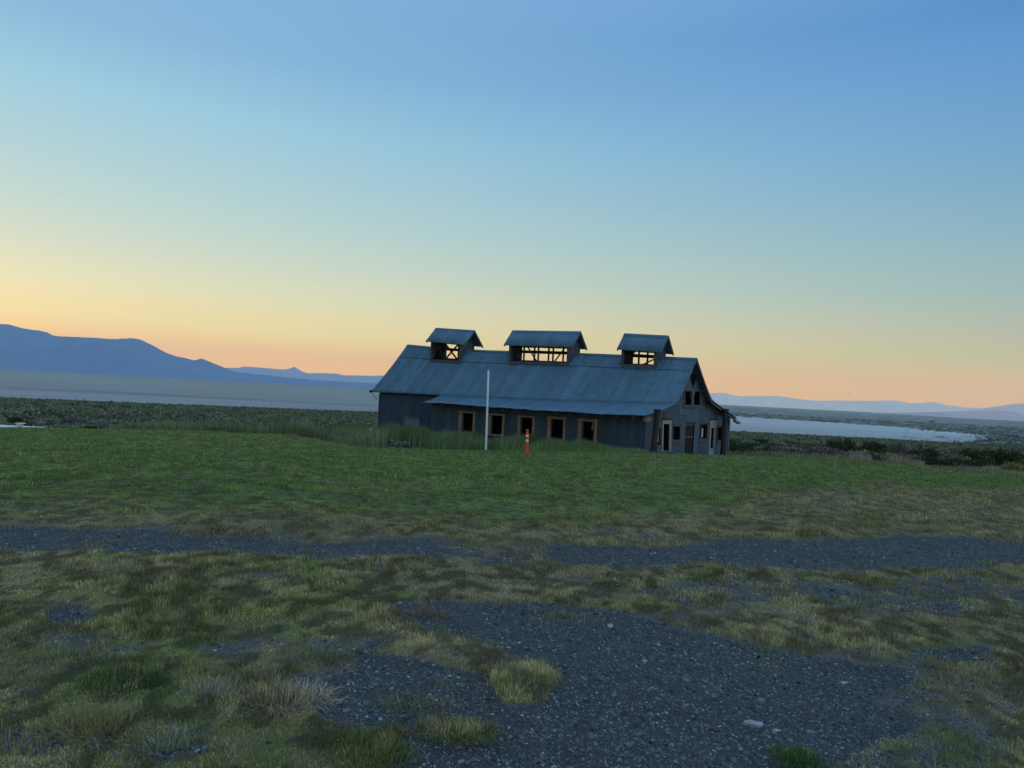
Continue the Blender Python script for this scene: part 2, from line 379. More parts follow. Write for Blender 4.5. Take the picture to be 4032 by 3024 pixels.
def sub_mesh(name, q, mat, label):
    q = q.reshape(-1, 4); used, inv = np.unique(q, return_inverse=True)
    o = np_mesh(name, Vall[used], inv.reshape(-1, 4), mat, Call[used], smooth=True)
    tag(o, label, name.replace('_', ' '), kind='structure'); return o
sub_mesh('lawn_ground', np.concatenate([quads[reg == 0], seam]), M['ground'], 'rough lawn ground in front of the metal barn')
sub_mesh('gravel_road', quads[reg == 1], M['gravel'], 'dark gravel track and bare gravel patch across the foreground')
sub_mesh('field', quads[reg == 2], M['field'], 'brushy slope ground beyond the lawn around the barn')
sub_mesh('plain', quads[reg == 3], M['plain'], 'wide flat valley floor below the mountains')

# pale lake on the valley floor, right of the barn
def on_valley(x, y, z=-59.6):
    d = ray(x, y); return CAM + d*((z-EYE)/d[2])
top = [(2500, 1622), (2700, 1630), (2903, 1641), (3117, 1654), (3250, 1662), (3384, 1671), (3545, 1682), (3652, 1693), (3730, 1700), (3812, 1708), (3860, 1713)]
bot = [(2500, 1690), (2700, 1695), (2903, 1708), (3117, 1725), (3299, 1745), (3400, 1756), (3545, 1766), (3652, 1766), (3740, 1750), (3830, 1735), (3905, 1726)]
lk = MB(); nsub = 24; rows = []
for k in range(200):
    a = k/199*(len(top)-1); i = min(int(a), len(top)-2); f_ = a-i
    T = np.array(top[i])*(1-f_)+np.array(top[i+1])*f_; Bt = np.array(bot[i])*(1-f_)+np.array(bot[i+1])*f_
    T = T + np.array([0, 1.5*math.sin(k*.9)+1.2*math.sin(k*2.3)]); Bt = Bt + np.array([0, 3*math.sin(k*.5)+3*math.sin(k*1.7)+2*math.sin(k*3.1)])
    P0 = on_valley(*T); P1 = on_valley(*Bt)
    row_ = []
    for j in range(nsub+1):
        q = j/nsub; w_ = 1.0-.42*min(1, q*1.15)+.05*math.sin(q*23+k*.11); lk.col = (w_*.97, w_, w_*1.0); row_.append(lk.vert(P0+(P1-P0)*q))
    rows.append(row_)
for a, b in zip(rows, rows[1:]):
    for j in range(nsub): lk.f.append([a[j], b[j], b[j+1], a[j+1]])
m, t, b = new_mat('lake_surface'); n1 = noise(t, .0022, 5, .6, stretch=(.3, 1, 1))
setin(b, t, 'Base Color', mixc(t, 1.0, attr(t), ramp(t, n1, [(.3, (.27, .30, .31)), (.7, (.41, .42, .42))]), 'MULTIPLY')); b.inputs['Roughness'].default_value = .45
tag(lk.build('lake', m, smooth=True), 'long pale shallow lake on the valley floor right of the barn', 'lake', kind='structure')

# ------------------------------------------------------------------ mountains
def ridge(name, prof, D, df, db, col, label, seed, rough=1.0, zb=-64, step=9):
    xs = np.arange(prof[0][0], prof[-1][0]+1, step); ys = np.interp(xs, [p[0] for p in prof], [p[1] for p in prof])
    ys = ys + (fbm(xs/22., xs*0+3, seed, 4)-.5)*5*rough
    C0 = np.array([at_y(x, y, D) for x, y in zip(xs, ys)])
    rowsn = 26; V = []; Cc = []
    for j in range(rowsn+7):
        if j <= rowsn:
            t = j/rowsn; yy = D-df*(1-t); h = zb+(C0[:, 2]-zb)*(t**1.5)
            gul = (fbm(C0[:, 0]/(D*.016)+t*1.3, np.full(len(xs), t*2.2), seed+5, 5)-.5)*(C0[:, 2]-zb)*.5*math.sin(math.pi*min(t, .999))*1.0
            h = h + gul; XX = C0[:, 0]*(1 - (1-t)*.10)
        else:
            t = (j-rowsn)/6; yy = D+db*t; h = zb+(C0[:, 2]-zb)*(1-t)**1.4; XX = C0[:, 0]
        V.append(np.stack([XX, np.full(len(xs), yy), np.maximum(h, zb)], -1))
    V = np.array(V); nr, nc, _ = V.shape; ii = np.arange(nr*nc).reshape(nr, nc)
    q = np.stack([ii[:-1, :-1], ii[:-1, 1:], ii[1:, 1:], ii[1:, :-1]], -1).reshape(-1, 4)
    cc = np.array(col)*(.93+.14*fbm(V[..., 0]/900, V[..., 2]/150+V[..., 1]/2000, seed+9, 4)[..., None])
    o = np_mesh(name, V.reshape(-1, 3), q, M['hill'], cc.reshape(-1, 3), smooth=True)
    return tag(o, label, 'mountain', kind='structure')
z4 = lambda u, v: (.3617*u, 1200+.3617*v)
z5 = lambda u, v: (800+.3164*u, 1350+.3164*v)
z6 = lambda u, v: (2850+.5344*u, 1450+.5344*v)
pL = [(-1500, 1120), (-700, 1200), (-300, 1255)] + [z4(*p) for p in [(0, 203), (120, 218), (170, 240), (330, 270), (500, 293), (590, 338), (860, 353), (1000, 358), (1200, 372), (1380, 367), (1430, 365), (1490, 365), (1545, 382), (1640, 435), (1730, 480), (1820, 525), (1930, 565), (2010, 580), (2080, 600), (2130, 600), (2180, 585)]] + \
     [z5(*p) for p in [(0, 195), (60, 240), (130, 278), (220, 308), (300, 335), (400, 365), (700, 392), (1000, 425), (1400, 462), (1700, 480), (2200, 510)]] + [(1700, 1530)]
ridge('mountains', pL, 17000, 3500, 5000, (.045, .135, .26), 'long blue mountain ridge rising at the left edge behind the valley', 101)  # blue of the haze is put into the ridge's own colour
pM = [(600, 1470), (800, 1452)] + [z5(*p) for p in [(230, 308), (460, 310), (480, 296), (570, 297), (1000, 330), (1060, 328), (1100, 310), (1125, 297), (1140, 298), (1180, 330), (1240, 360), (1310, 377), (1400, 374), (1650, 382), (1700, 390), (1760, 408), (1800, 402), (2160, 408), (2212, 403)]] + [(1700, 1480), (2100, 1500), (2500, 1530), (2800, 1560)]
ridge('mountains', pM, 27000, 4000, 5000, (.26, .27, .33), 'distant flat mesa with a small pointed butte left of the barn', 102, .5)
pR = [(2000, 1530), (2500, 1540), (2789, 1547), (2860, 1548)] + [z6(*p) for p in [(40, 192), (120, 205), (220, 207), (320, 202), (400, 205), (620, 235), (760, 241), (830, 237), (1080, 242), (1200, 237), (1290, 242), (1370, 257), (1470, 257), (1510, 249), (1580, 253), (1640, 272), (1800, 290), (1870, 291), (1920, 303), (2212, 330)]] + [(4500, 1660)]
ridge('mountains', pR, 30000, 5000, 5000, (.95, .68, .50), 'pale lilac hills behind the lake on the right', 103, .4)  # alpenglow on this and the next hills is put into their warm colours
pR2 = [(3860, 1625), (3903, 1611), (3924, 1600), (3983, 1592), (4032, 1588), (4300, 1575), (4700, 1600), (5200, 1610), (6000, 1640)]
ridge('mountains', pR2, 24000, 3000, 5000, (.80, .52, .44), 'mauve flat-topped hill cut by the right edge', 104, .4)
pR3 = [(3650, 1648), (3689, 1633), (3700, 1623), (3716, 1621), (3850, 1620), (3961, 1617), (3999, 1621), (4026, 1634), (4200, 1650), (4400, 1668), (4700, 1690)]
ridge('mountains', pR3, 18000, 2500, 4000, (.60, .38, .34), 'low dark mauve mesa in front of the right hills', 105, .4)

# ------------------------------------------------------------------ barn
TH = math.radians(38)
Lv = np.array([-math.cos(TH), math.sin(TH), 0]); Gv = np.array([math.sin(TH), math.cos(TH), 0]); Zv = np.array([0, 0, 1.0])
_d = ray(2539, 1700); NC = CAM + _d*(38/_d[1]); NC[2] = 0
def B(l, u, z): return NC + Lv*l + Gv*u + Zv*z
def onG(x, y, o=0.0, l=0.0):           # pixel -> (u, z) on the plane l = l-o
    P0 = NC + Lv*(l-o); d = ray(x, y); P = CAM + d*(((P0-CAM) @ Lv)/(d @ Lv)); return float((P-NC) @ Gv), float(P[2])
def onF(x, y, u=0.0):                  # pixel -> (l, z) on the plane u
    P0 = NC + Gv*u; d = ray(x, y); P = CAM + d*(((P0-CAM) @ Gv)/(d @ Gv)); return float((P-NC) @ Lv), float(P[2])
zz = lambda u, v: (2500+u/3.457, 1350+v/3.457)      # my reading scale for the gable
OV = .45
UA, ZA = onG(2745, 1412, OV); U1, Z1 = onG(2666, 1590, OV); UE1, ZE1 = onG(2540, 1639, OV)
U2, Z2 = onG(2804, 1578, OV); UE2, ZE2 = onG(2903, 1652, OV)
WID, _ = onG(2869, 1720)
FLOOR = -2.0
rid = [onF(*p, UA) for p in [(2745, 1412), (2300, 1393), (1880, 1380), (1740, 1371), (1605, 1358)]]
brk = [onF(*p, U1) for p in [(2666, 1590), (2200, 1577), (1735, 1557), (1600, 1549), (1461, 1543)]]
eav = [onF(*p, UE1) for p in [(2540, 1639), (2430, 1635), (2200, 1621), (1900, 1602), (1780, 1591), (1665, 1585)]]
LR = rid[-1][0]; LB = brk[-1][0]; LE = eav[-1][0]; LW = onF(1487, 1600, U1+.15)[0]; LLW = onF(1697, 1620, 0)[0]
LBL = onF(1735, 1557, U1)[0]
ip = lambda pts: (lambda l: float(np.interp(l, [p[0] for p in pts], [p[1] for p in pts])))
zr, zb_, ze_ = ip(rid), ip(brk), ip(eav)
prof = lambda l: ([UE1, U1, UA, U2, UE2], [ze_(l), zb_(l), zr(l), Z2, ZE2])
barn = empty('barn', tuple(B(10, 5, -1.75)))
tag(barn, 'long old barn of blue-grey corrugated metal with three roof cupolas', 'barn')
OB = B(10, 5, -1.75)
def corr(mb, P, na_len, courses, pitch=.16, amp=.016, sheet=.66, jitter=.006, tintv=.14, seg=6, rows=4, rag=0.0, warp=.012, skip=None):
    """P(a,b)->point, a 0..1 across the ribs, b 0..1 down the slope; na_len = length in metres across"""
    ns = max(1, int(round(na_len/sheet)))
    for ci in range(len(courses)-1):
        b0, b1 = courses[ci], courses[ci+1]+(.012 if ci < len(courses)-2 else 0)
        for k in range(ns):
            a0, a1 = k/ns, min(1, (k+1)/ns+.03/na_len)
            ncol = max(2, int((a1-a0)*na_len/pitch*seg)); tv = 1+random.uniform(-tintv, tintv); mb.col = (tv, tv*random.uniform(.98, 1.02), tv*random.uniform(.96, 1.03))
            offn = random.uniform(-jitter, jitter) + (.004 if k % 2 else 0) + .01*(len(courses)-ci); rb = random.uniform(-rag, rag); rb0 = random.uniform(-rag, rag)*.6
            lift = random.uniform(-warp, warp) if random.random() < .3 else 0
            grid = []; base_c = mb.col; rib = {}
            for j in range(rows+1):
                bb = (b0+rb0*(ci == 0)) + (b1+rb*(ci == len(courses)-2)-b0-rb0*(ci == 0))*j/rows; row = []
                for i in range(ncol+1):
                    a = a0+(a1-a0)*i/ncol
                    p = P(a, bb); e = 1e-3
                    if i == 0 and j == 0:
                        nrm = np.cross(P(min(1, a+e), bb)-P(a-e, bb), P(a, bb+e)-P(a, bb-e)); nrm /= np.linalg.norm(nrm)
                        if nrm[2] < 0 or (abs(nrm[2]) < .05 and nrm @ (CAM-p) < 0): nrm = -nrm
                    kr = int(a*na_len/pitch)
                    if kr not in rib: rib[kr] = random.uniform(.92, 1.07)
                    mb.col = tuple(v*rib[kr] for v in base_c)
                    row.append(mb.vert(p+nrm*(amp*math.sin(a*na_len/pitch*2*math.pi)+offn+lift*(j/rows)**2)))
                grid.append(row)
            for r1, r2 in zip(grid, grid[1:]):
                for i in range(ncol):
                    if skip and skip((np.array(mb.v[r1[i]])+np.array(mb.v[r2[i+1]]))/2+mb.o): continue
                    mb.f.append([r1[i], r1[i+1], r2[i+1], r2[i]])
CUP = [dict(a=(1717, 1292), b=(1870, 1302), e=(1827, 1358), k=(1901, 1371), fl=1700, fr=1812, nb=2, lbl='small left cupola with crossed braces'),
       dict(a=(2018, 1302), b=(2287, 1306), e=(2256, 1369), k=(2315, 1379), fl=2009, fr=2238, nb=4, lbl='wide middle cupola with a row of braced openings'),
       dict(a=(2458, 1314), b=(2633, 1323), e=(2603, 1389), k=(2653, 1396), fl=2453, fr=2582, nb=2, lbl='small cupola nearest the gable with knee braces')]
for c in CUP:
    la, zla = onF(*c['a'], UA); lb, zlb = onF(*c['b'], UA); ue, ze = onG(*c['e'], 0, lb); uk, zk = onG(*c['k'], 0, lb)
    c['hw'] = (uk-ue)/2; c['wb'] = c['hw']*.66; c['lfl'] = onF(c['fl'], 1390, UA-c['wb'])[0]; c['lfr'] = onF(c['fr'], 1390, UA-c['wb'])[0]
def in_cup(P):
    d = P-NC; l_, u_ = d @ Lv, d @ Gv
    return any(c['lfr']+.03 < l_ < c['lfl']-.03 and abs(u_-UA) < c['wb']-.05 for c in CUP)
# front slope
rf = MB(OB)
def Pmain(a, b):
    l = -OV+(LR+(LB-LR)*b+OV)*a; flare = .10*math.sin(math.pi*min(max(b, 0), 1))
    return B(l, UA+(U1-.05-UA)*b, (zr(l) + (zb_(l)-.02-zr(l))*b) - flare)
corr(rf, Pmain, LR+OV, [0, .24, 1.0], amp=.022, pitch=.15, rows=12, skip=in_cup)
roof = rf.build('main_roof', M['roof'], barn, smooth=True, solid=.004)
rb_ = MB(OB)
def Pback(a, b):
    l = -OV+(LR+OV)*a; flare = .10*math.sin(math.pi*min(max(b, 0), 1)); return B(l, UA+(U2-UA)*b, zr(l)+(Z2-zr(l))*b-flare)
corr(rb_, Pback, LR+OV, [0, 1.0], seg=3, rows=12, skip=in_cup)
rb_.build('rear_roof', M['roof'], barn, smooth=True, solid=.004)
rr_ = MB(OB)
def Pback2(a, b): l = -OV+(LR+OV)*a; return B(l, U2-.08+(UE2-U2+.08)*b, Z2+.03+(ZE2-Z2)*b)
corr(rr_, Pback2, LR+OV, [0, 1.0], seg=3, rows=3, rag=.02)
rr_.build('rear_shed_roof', M['roof'], barn, smooth=True, solid=.004)
rl = MB(OB)
def Plean(a, b):
    l = -OV+((LBL+(LE-LBL)*b)+OV)*a; sag = .05*math.sin(math.pi*min(max(b, 0), 1)); return B(l, U1+.12+(UE1-U1-.12)*b, zb_(l)+.035+(ze_(l)-zb_(l)-.035)*b - sag)
corr(rl, Plean, LBL+OV, [0, 1.0], amp=.011, pitch=.12, rows=4, rag=.018, tintv=.08, warp=.025)
rl.build('shed_roof', M['roof'], barn, smooth=True, solid=.004)
# ridge cap
rc_ = MB(OB); rc_.col = (.8, .8, .8)
for l0 in np.arange(-OV, LR, 1.2):
    l1 = min(l0+1.22, LR)
    if any(c['lfr']-.3 < l0+.6 < c['lfl']+.3 for c in CUP): continue
    rc_ = MB(OB); rc_.col = (.8, .8, .8)
    for sgn, PF in ((1, 'f'), (-1, 'b')):
        u_ = UA+sgn*.14; dz = -.13
        rc_.face([B(l0, UA, zr(l0)+.045), B(l1, UA, zr(l1)+.045), B(l1, u_, zr(l1)+dz+.05), B(l0, u_, zr(l0)+dz+.05)])
    rc_.build('ridge_cap', M['roof'], barn)


# walls: strips with openings
def poly_iv(poly, u):
    zs = []
    n = len(poly)
    for i in range(n):
        (x1, y1), (x2, y2) = poly[i], poly[(i+1) % n]
        if (x1-u)*(x2-u) <= 0 and abs(x1-x2) > 1e-9: zs.append(y1+(y2-y1)*(u-x1)/(x2-x1))
    return (min(zs), max(zs)) if len(zs) >= 2 and max(zs)-min(zs) > 1e-4 else None
def wall(name, u_lo, u_hi, topf, place, outn, mat, openings=(), pitch=.15, amp=.014, du=.026, sheet=.7, floor=FLOOR, tints=.15, parent=barn, origin=None, hseam=None):
    mb = MB(OB if origin is None else origin)
    us = set(np.arange(u_lo, u_hi, du).tolist()+[u_hi])
    for P in openings:
        for x, _ in P:
            if u_lo < x < u_hi: us.add(x)
    us = sorted(us); us = [x for i, x in enumerate(us) if i == 0 or x-us[i-1] > 1e-4]
    rnd = random.Random(hash(name) % 1000); tn = {}
    def em(a, b, za0, za1, zb0, zb1):
        k = int((a-u_lo)/sheet)
        hs = [None] if hseam is None else hseam
        if k not in tn: t = 1+rnd.uniform(-tints, tints); tn[k] = (t, t*rnd.uniform(.97, 1.03), t*rnd.uniform(.95, 1.04))
        kr = 1000+int(a/pitch)
        if kr not in tn: tn[kr] = rnd.uniform(.82, 1.18)
        mb.col = tuple(v*tn[kr] for v in tn[k])
        oa = outn*(amp*math.sin(a/pitch*2*math.pi)+(.006 if k % 2 else 0)); ob = outn*(amp*math.sin(b/pitch*2*math.pi)+(.006 if k % 2 else 0))
        mb.face([place(a, za0)+oa, place(b, zb0)+ob, place(b, zb1)+ob, place(a, za1)+oa])
    for a, b in zip(us, us[1:]):
        e = min(1e-4, (b-a)/4); ivs = []
        for P in openings:
            ia, ib = poly_iv(P, a+e), poly_iv(P, b-e)
            if ia and ib: ivs.append((ia, ib))
        ivs.sort(key=lambda q: q[0][0]); ca = cb = floor
        for ia, ib in ivs:
            if ia[0] > ca: em(a, b, ca, ia[0], cb, ib[0])
            ca, cb = max(ca, ia[1]), max(cb, ib[1])
        if topf(a) > ca: em(a, b, ca, topf(a), cb, topf(b))
    return mb.build(name, mat, parent, solid=.004)
def quadG(pts, o=0.0): return [onG(*zz(*p), o) for p in pts]
def plateG(mb, pts, d0, d1, raw=False):
    uv = pts if raw else quadG(pts); mb.prism([B(0, u, z) for u, z in uv], -Lv*d0, -Lv*d1)
def plateF(mb, lz, d0, d1, u=0.0): mb.prism([B(l, u, z) for l, z in lz], -Gv*d0, -Gv*d1)
rect = lambda x0, y0, x1, y1: [(x0, y1), (x1, y1), (x1, y0), (x0, y0)]
op_kite = [(815, 320), (745, 450), (790, 610), (845, 450)]
op_up = [(668, 655), (886, 660), (880, 862), (668, 862)]
op_d1 = [(380, 1105), (468, 1105), (462, 1460), (374, 1460)]
op_w2 = [(500, 1138), (614, 1138), (610, 1345), (498, 1345)]
op_door = [(692, 1085), (815, 1085), (785, 1530), (668, 1530)]
op_w3 = [(893, 1100), (978, 1100), (970, 1320), (880, 1320)]
op_d4 = [(1032, 1160), (1078, 1160), (1064, 1432), (1018, 1432)]
op_w5 = [(1112, 1150), (1190, 1150), (1184, 1335), (1108, 1335)]
op_w0 = [(292, 1190), (352, 1165), (350, 1380), (276, 1385)]
topG = lambda u: float(np.interp(u, prof(0)[0], prof(0)[1]))-.05
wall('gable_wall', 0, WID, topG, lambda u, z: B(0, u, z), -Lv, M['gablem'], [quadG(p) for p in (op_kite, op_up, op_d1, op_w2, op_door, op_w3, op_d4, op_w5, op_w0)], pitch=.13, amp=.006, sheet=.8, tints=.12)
wins = []
z1f = lambda u, v: (1400+.3617*u, 1230+.3617*v); z2f = lambda u, v: (2100+.3617*u, 1230+.3617*v)
WQ = [(z1f, (1135, 1070, 1312, 1320), (1165, 1093, 1285, 1303)), (z1f, (1448, 1095, 1632, 1335), (1478, 1117, 1605, 1323)),
      (z1f, (1772, 1118, 1962, 1358), (1800, 1140, 1932, 1343)), (z2f, (160, 1127, 360, 1390), (193, 1158, 333, 1372)), (z2f, (495, 1152, 703, 1412), (533, 1184, 668, 1395))]
for zf, o_, i_ in WQ:
    def cv4(q):
        l0, zt = onF(*zf(q[0], q[1])); l1, _ = onF(*zf(q[2], q[1])); _, zb = onF(*zf(q[0], q[3]))
        return max(l0, l1), min(l0, l1), zt, zb
    wins.append((cv4(o_), cv4(i_)))
ops = [[(i[1], i[3]), (i[0], i[3]), (i[0], i[2]), (i[1], i[2])] for o, i in wins]
topFr = lambda l: ze_(l)+(zb_(l)-ze_(l))*(0-UE1)/(U1-UE1)-.08
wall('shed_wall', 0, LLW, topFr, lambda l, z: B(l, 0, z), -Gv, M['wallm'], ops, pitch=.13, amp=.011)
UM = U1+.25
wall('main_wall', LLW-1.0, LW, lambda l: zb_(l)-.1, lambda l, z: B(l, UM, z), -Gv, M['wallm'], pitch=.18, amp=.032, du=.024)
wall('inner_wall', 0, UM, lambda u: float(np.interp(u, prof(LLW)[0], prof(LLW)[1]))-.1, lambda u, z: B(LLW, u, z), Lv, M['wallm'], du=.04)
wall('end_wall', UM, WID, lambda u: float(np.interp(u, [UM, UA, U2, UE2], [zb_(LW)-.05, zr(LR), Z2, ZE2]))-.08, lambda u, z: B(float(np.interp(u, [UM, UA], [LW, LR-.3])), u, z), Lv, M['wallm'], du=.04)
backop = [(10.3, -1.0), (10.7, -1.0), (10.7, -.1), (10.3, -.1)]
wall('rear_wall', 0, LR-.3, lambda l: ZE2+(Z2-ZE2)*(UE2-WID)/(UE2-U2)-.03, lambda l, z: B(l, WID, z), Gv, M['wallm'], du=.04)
# window frames on the shed wall
for k, (o, i) in enumerate(wins):
    mb = MB(OB); t0, t1 = -.02, .055; j = [random.uniform(-.02, .02) for _ in range(8)]
    plateF(mb, [(o[0]+j[0], i[3]), (i[0], i[3]), (i[0], i[2]), (o[0]+j[1], i[2])], t0, t1)
    plateF(mb, [(i[1], i[3]), (o[1]+j[2], i[3]), (o[1]+j[3], i[2]), (i[1], i[2])], t0, t1)
    plateF(mb, [(o[0]+.03, i[2]), (o[1]-.03, i[2]), (o[1]-.03, o[2]+j[4]), (o[0]+.03, o[2]+j[5])], t0, t1+.008)
    w = mb.build('window', M['tan'], barn, bevel=.006)
    s = MB(OB); plateF(s, [(o[0]+.05, o[3]), (o[1]-.05, o[3]), (o[1]-.05, i[3]), (o[0]+.05, i[3])], -.05, .09); s.build('sill', M['tan'], w, bevel=.006)
    # jamb returns
    for l_, sg in ((i[0], 1), (i[1], -1)):
        s = MB(OB); s.prism([B(l_, .0, i[3]), B(l_+.03*sg, .0, i[3]), B(l_+.03*sg, .0, i[2]), B(l_, .0, i[2])], Gv*.02, Gv*.16); s.build('jamb', M['grey_wood'], w)
    if k == 4:
        pn = MB(OB); l_, zt = onF(*z2f(637, 1203), u=.6); l2, zb = onF(*z2f(648, 1283), u=.6)
        pn.prism([B(l_, .6, zb), B(l2, .6, zb), B(l2, .6, zt), B(l_, .6, zt)], Gv*0, Gv*.02); pn.build('light_sliver', M['pale'], w)  # pale strip added for the sliver of light seen through the barn
# boarded window of the main wall
(la, zt), (lb, _), (_, zb2) = onF(*z1f(527, 1130), u=UM), onF(*z1f(712, 1133), u=UM), onF(*z1f(527, 1340), u=UM)
mb = MB(OB)
for q in ([(la, zb2), (la-.14, zb2), (la-.14, zt), (la, zt)], [(lb+.14, zb2), (lb, zb2), (lb, zt), (lb+.14, zt)], [(la, zt-.16), (lb, zt-.16), (lb, zt), (la, zt)]):
    plateF(mb, q, .02, .08, UM)
mb.col = (1.15, 1.2, 1.25); w = mb.build('boarded_window', M['gablem'], barn, bevel=.005)
mb = MB(OB); plateF(mb, [(la-.14, zb2), (lb+.14, zb2), (lb+.14, zt-.16), (la-.14, zt-.16)], .022, .045, UM); mb.col = (.9, .9, .9); mb.build('board', M['bluegrey'], w)
# rafter tails along both eaves, eave boards, corner blocks
for l_ in np.arange(.3, LLW+.3, .95):
    mb = MB(OB); zt_ = ze_(l_); mb.beam(B(l_, UE1+.12, zt_-.09), B(l_, .3, zt_+.12), .06, .11); mb.build('rafter_tail', M['grey_wood'], barn)
mb = MB(OB); plateG(mb, [(60, 1015), (135, 1010), (135, 1052), (64, 1074)], OV-.25, OV-.05); mb.build('eave_block', M['tan'], barn, bevel=.01)
mb = MB(OB); plateG(mb, [(1283, 1043), (1350, 1070), (1342, 1103), (1285, 1070)], OV-.2, OV-.02); mb.build('eave_block', M['tan'], barn, bevel=.01)
# rake boards under the roof edges
uE, zE = prof(0)[0], prof(0)[1]
for i in range(len(uE)-1):
    mb = MB(OB); mb.beam(B(-OV+.06, uE[i]+.02, zE[i]-.10), B(-OV+.06, uE[i+1], zE[i+1]-.10), .05, .12); mb.build('rake_board', M['grey_wood'], barn)
for i in (1, 2):
    for q in np.linspace(.06, .94, 5):
        u_ = uE[i]+(uE[i+1]-uE[i])*q; z_ = zE[i]+(zE[i+1]-zE[i])*q-.10
        mb = MB(OB); mb.beam(B(-OV+.1, u_, z_), B(.1, u_, z_), .09, .08); mb.build('purlin_end', M['grey_wood'], barn)
# tan lining board under the right lean-to edge
mb = MB(OB); plateG(mb, [(1020, 850), (1195, 985), (1195, 1005), (1018, 872)], .02, .08); mb.build('trim_board', M['tan'], barn)
# big posts leaning against the gable
for q in ([(284, 906), (321, 908), (274, 1470), (222, 1475)], [(1213, 904), (1251, 903), (1212, 1550), (1168, 1552)]):
    uv = [onG(*zz(*p), OV+.12) for p in q]
    mb = MB(OB); mb.prism([B(0, u, z) for u, z in uv], -Lv*(OV+.05), -Lv*(OV+.22)); p = mb.build('post', M['dark_wood'], barn, bevel=.012)
    c = MB(OB); (ua, za), (ub2, zb3) = uv[0], uv[1]; c.prism([B(0, ua-.03, za-.16), B(0, ub2+.03, zb3-.16), B(0, ub2+.03, zb3+.02), B(0, ua-.03, za+.02)], -Lv*(OV+.02), -Lv*(OV+.25)); c.build('post_cap', M['dark_wood'], p, bevel=.01)
# gable doors and windows
def frameG(name, mat, pieces, d0=-.03, d1=.05, label=None):
    mb = MB(OB)
    for q in pieces: plateG(mb, q, d0, d1)
    o = mb.build(name, mat, barn, bevel=.005)
    if label: o['label'] = label
    return o
f1 = frameG('door_frame', M['cream'], [[(365, 1048), (490, 1048), (488, 1104), (366, 1104)], [(366, 1104), (381, 1104), (374, 1480), (358, 1480)], [(468, 1104), (488, 1104), (482, 1480), (462, 1480)]], label='tall pale doorway frame left of the centre door')
mb = MB(OB); plateG(mb, [(362, 1030), (490, 1030), (490, 1046), (362, 1046)], .0, .10); mb.build('lintel', M['dark_wood'], f1)
f2 = frameG('window', M['grey_wood'], [[(494, 1100), (622, 1100), (620, 1138), (496, 1138)], [(488, 1138), (500, 1138), (498, 1372), (484, 1372)], [(498, 1318), (610, 1318), (608, 1374), (498, 1372)]])
mb = MB(OB); plateG(mb, [(500, 1138), (552, 1138), (548, 1318), (498, 1318)], -.10, -.07); mb.build('sash_board', M['dark_wood'], f2)
dr = MB(OB); plateG(dr, [(692, 1087), (813, 1087), (784, 1530), (669, 1530)], -.09, -.05); door = dr.build('door', M['dark_wood'], barn, bevel=.004)
for q in ([(700, 1090), (806, 1090), (802, 1128), (698, 1128)], [(692, 1270), (795, 1270), (794, 1290), (691, 1290)]):
    mb = MB(OB); plateG(mb, q, -.05, -.025); mb.build('door_rail', M['grey_wood'], door)
for x in (715, 735, 757, 778):
    mb = MB(OB); plateG(mb, [(x, 1128), (x+3, 1128), (x-22, 1525), (x-25, 1525)], -.05, -.035); mb.build('door_batten', M['dark_wood'], door)
mb = MB(OB); plateG(mb, [(690, 1072), (818, 1072), (816, 1084), (690, 1084)], .0, .07); mb.build('door_lintel', M['gablem'], barn)
f3 = frameG('window', M['dark_wood'], [[(890, 1096), (986, 1096), (984, 1120), (890, 1120)], [(893, 1120), (905, 1120), (892, 1320), (880, 1320)], [(972, 1120), (984, 1120), (972, 1320), (960, 1320)]])
mb = MB(OB); plateG(mb, [(870, 1302), (968, 1302), (966, 1352), (868, 1352)], -.03, .055); mb.build('sill', M['grey_wood'], f3)
mb = MB(OB); plateG(mb, [(903, 1160), (938, 1160), (934, 1283), (895, 1283)], -.06, -.04); mb.build('pane', M['pale'], f3)
f4 = frameG('door_frame', M['cream'], [[(1018, 1050), (1106, 1050), (1103, 1158), (1014, 1158)], [(1014, 1158), (1032, 1158), (1018, 1432), (1002, 1432)], [(1078, 1158), (1094, 1158), (1078, 1432), (1064, 1432)], [(1002, 1432), (1080, 1432), (1076, 1560), (996, 1560)]], label='narrow pale doorway frame right of the centre door')
mb = MB(OB); plateG(mb, [(1018, 1036), (1106, 1036), (1106, 1049), (1018, 1049)], .0, .1); mb.build('lintel', M['dark_wood'], f4)
mb = MB(OB); plateG(mb, [(1016, 1486), (1056, 1486), (1054, 1545), (1014, 1545)], .05, .062); mb.build('kick_panel', M['pale'], f4)
f5 = frameG('window', M['grey_wood'], [[(1108, 1118), (1196, 1118), (1194, 1150), (1108, 1150)], [(1108, 1150), (1116, 1150), (1112, 1320), (1104, 1320)], [(1104, 1320), (1186, 1320), (1184, 1356), (1102, 1356)]])
mb = MB(OB); plateG(mb, [(1112, 1150), (1150, 1150), (1146, 1320), (1108, 1320)], -.10, -.07); mb.build('sash_board', M['dark_wood'], f5)
f0 = frameG('side_board', M['dark_wood'], [[(326, 1165), (354, 1160), (350, 1392), (322, 1392)]])
mb = MB(OB); plateG(mb, [(292, 1195), (324, 1192), (320, 1352), (276, 1350)], -.03, -.01); mb.build('pane', M['pale'], f0)
fu = frameG('upper_window', M['gablem'], [[(662, 640), (890, 644), (888, 662), (664, 658)], [(762, 660), (795, 662), (792, 864), (766, 864)], [(662, 658), (674, 658), (674, 864), (662, 864)], [(882, 662), (892, 662), (890, 864), (880, 864)]], label='pair of dark openings high in the gable')
mb = MB(OB); plateG(mb, [(662, 842), (890, 846), (888, 886), (660, 886)], -.03, .06); mb.build('sill', M['grey_wood'], fu)
mb = MB(OB); mb.col = (1.3, 1.3, 1.25); plateG(mb, [(768, 628), (800, 630), (796, 720), (772, 720)], .052, .07); mb.build('patch', M['gablem'], fu)
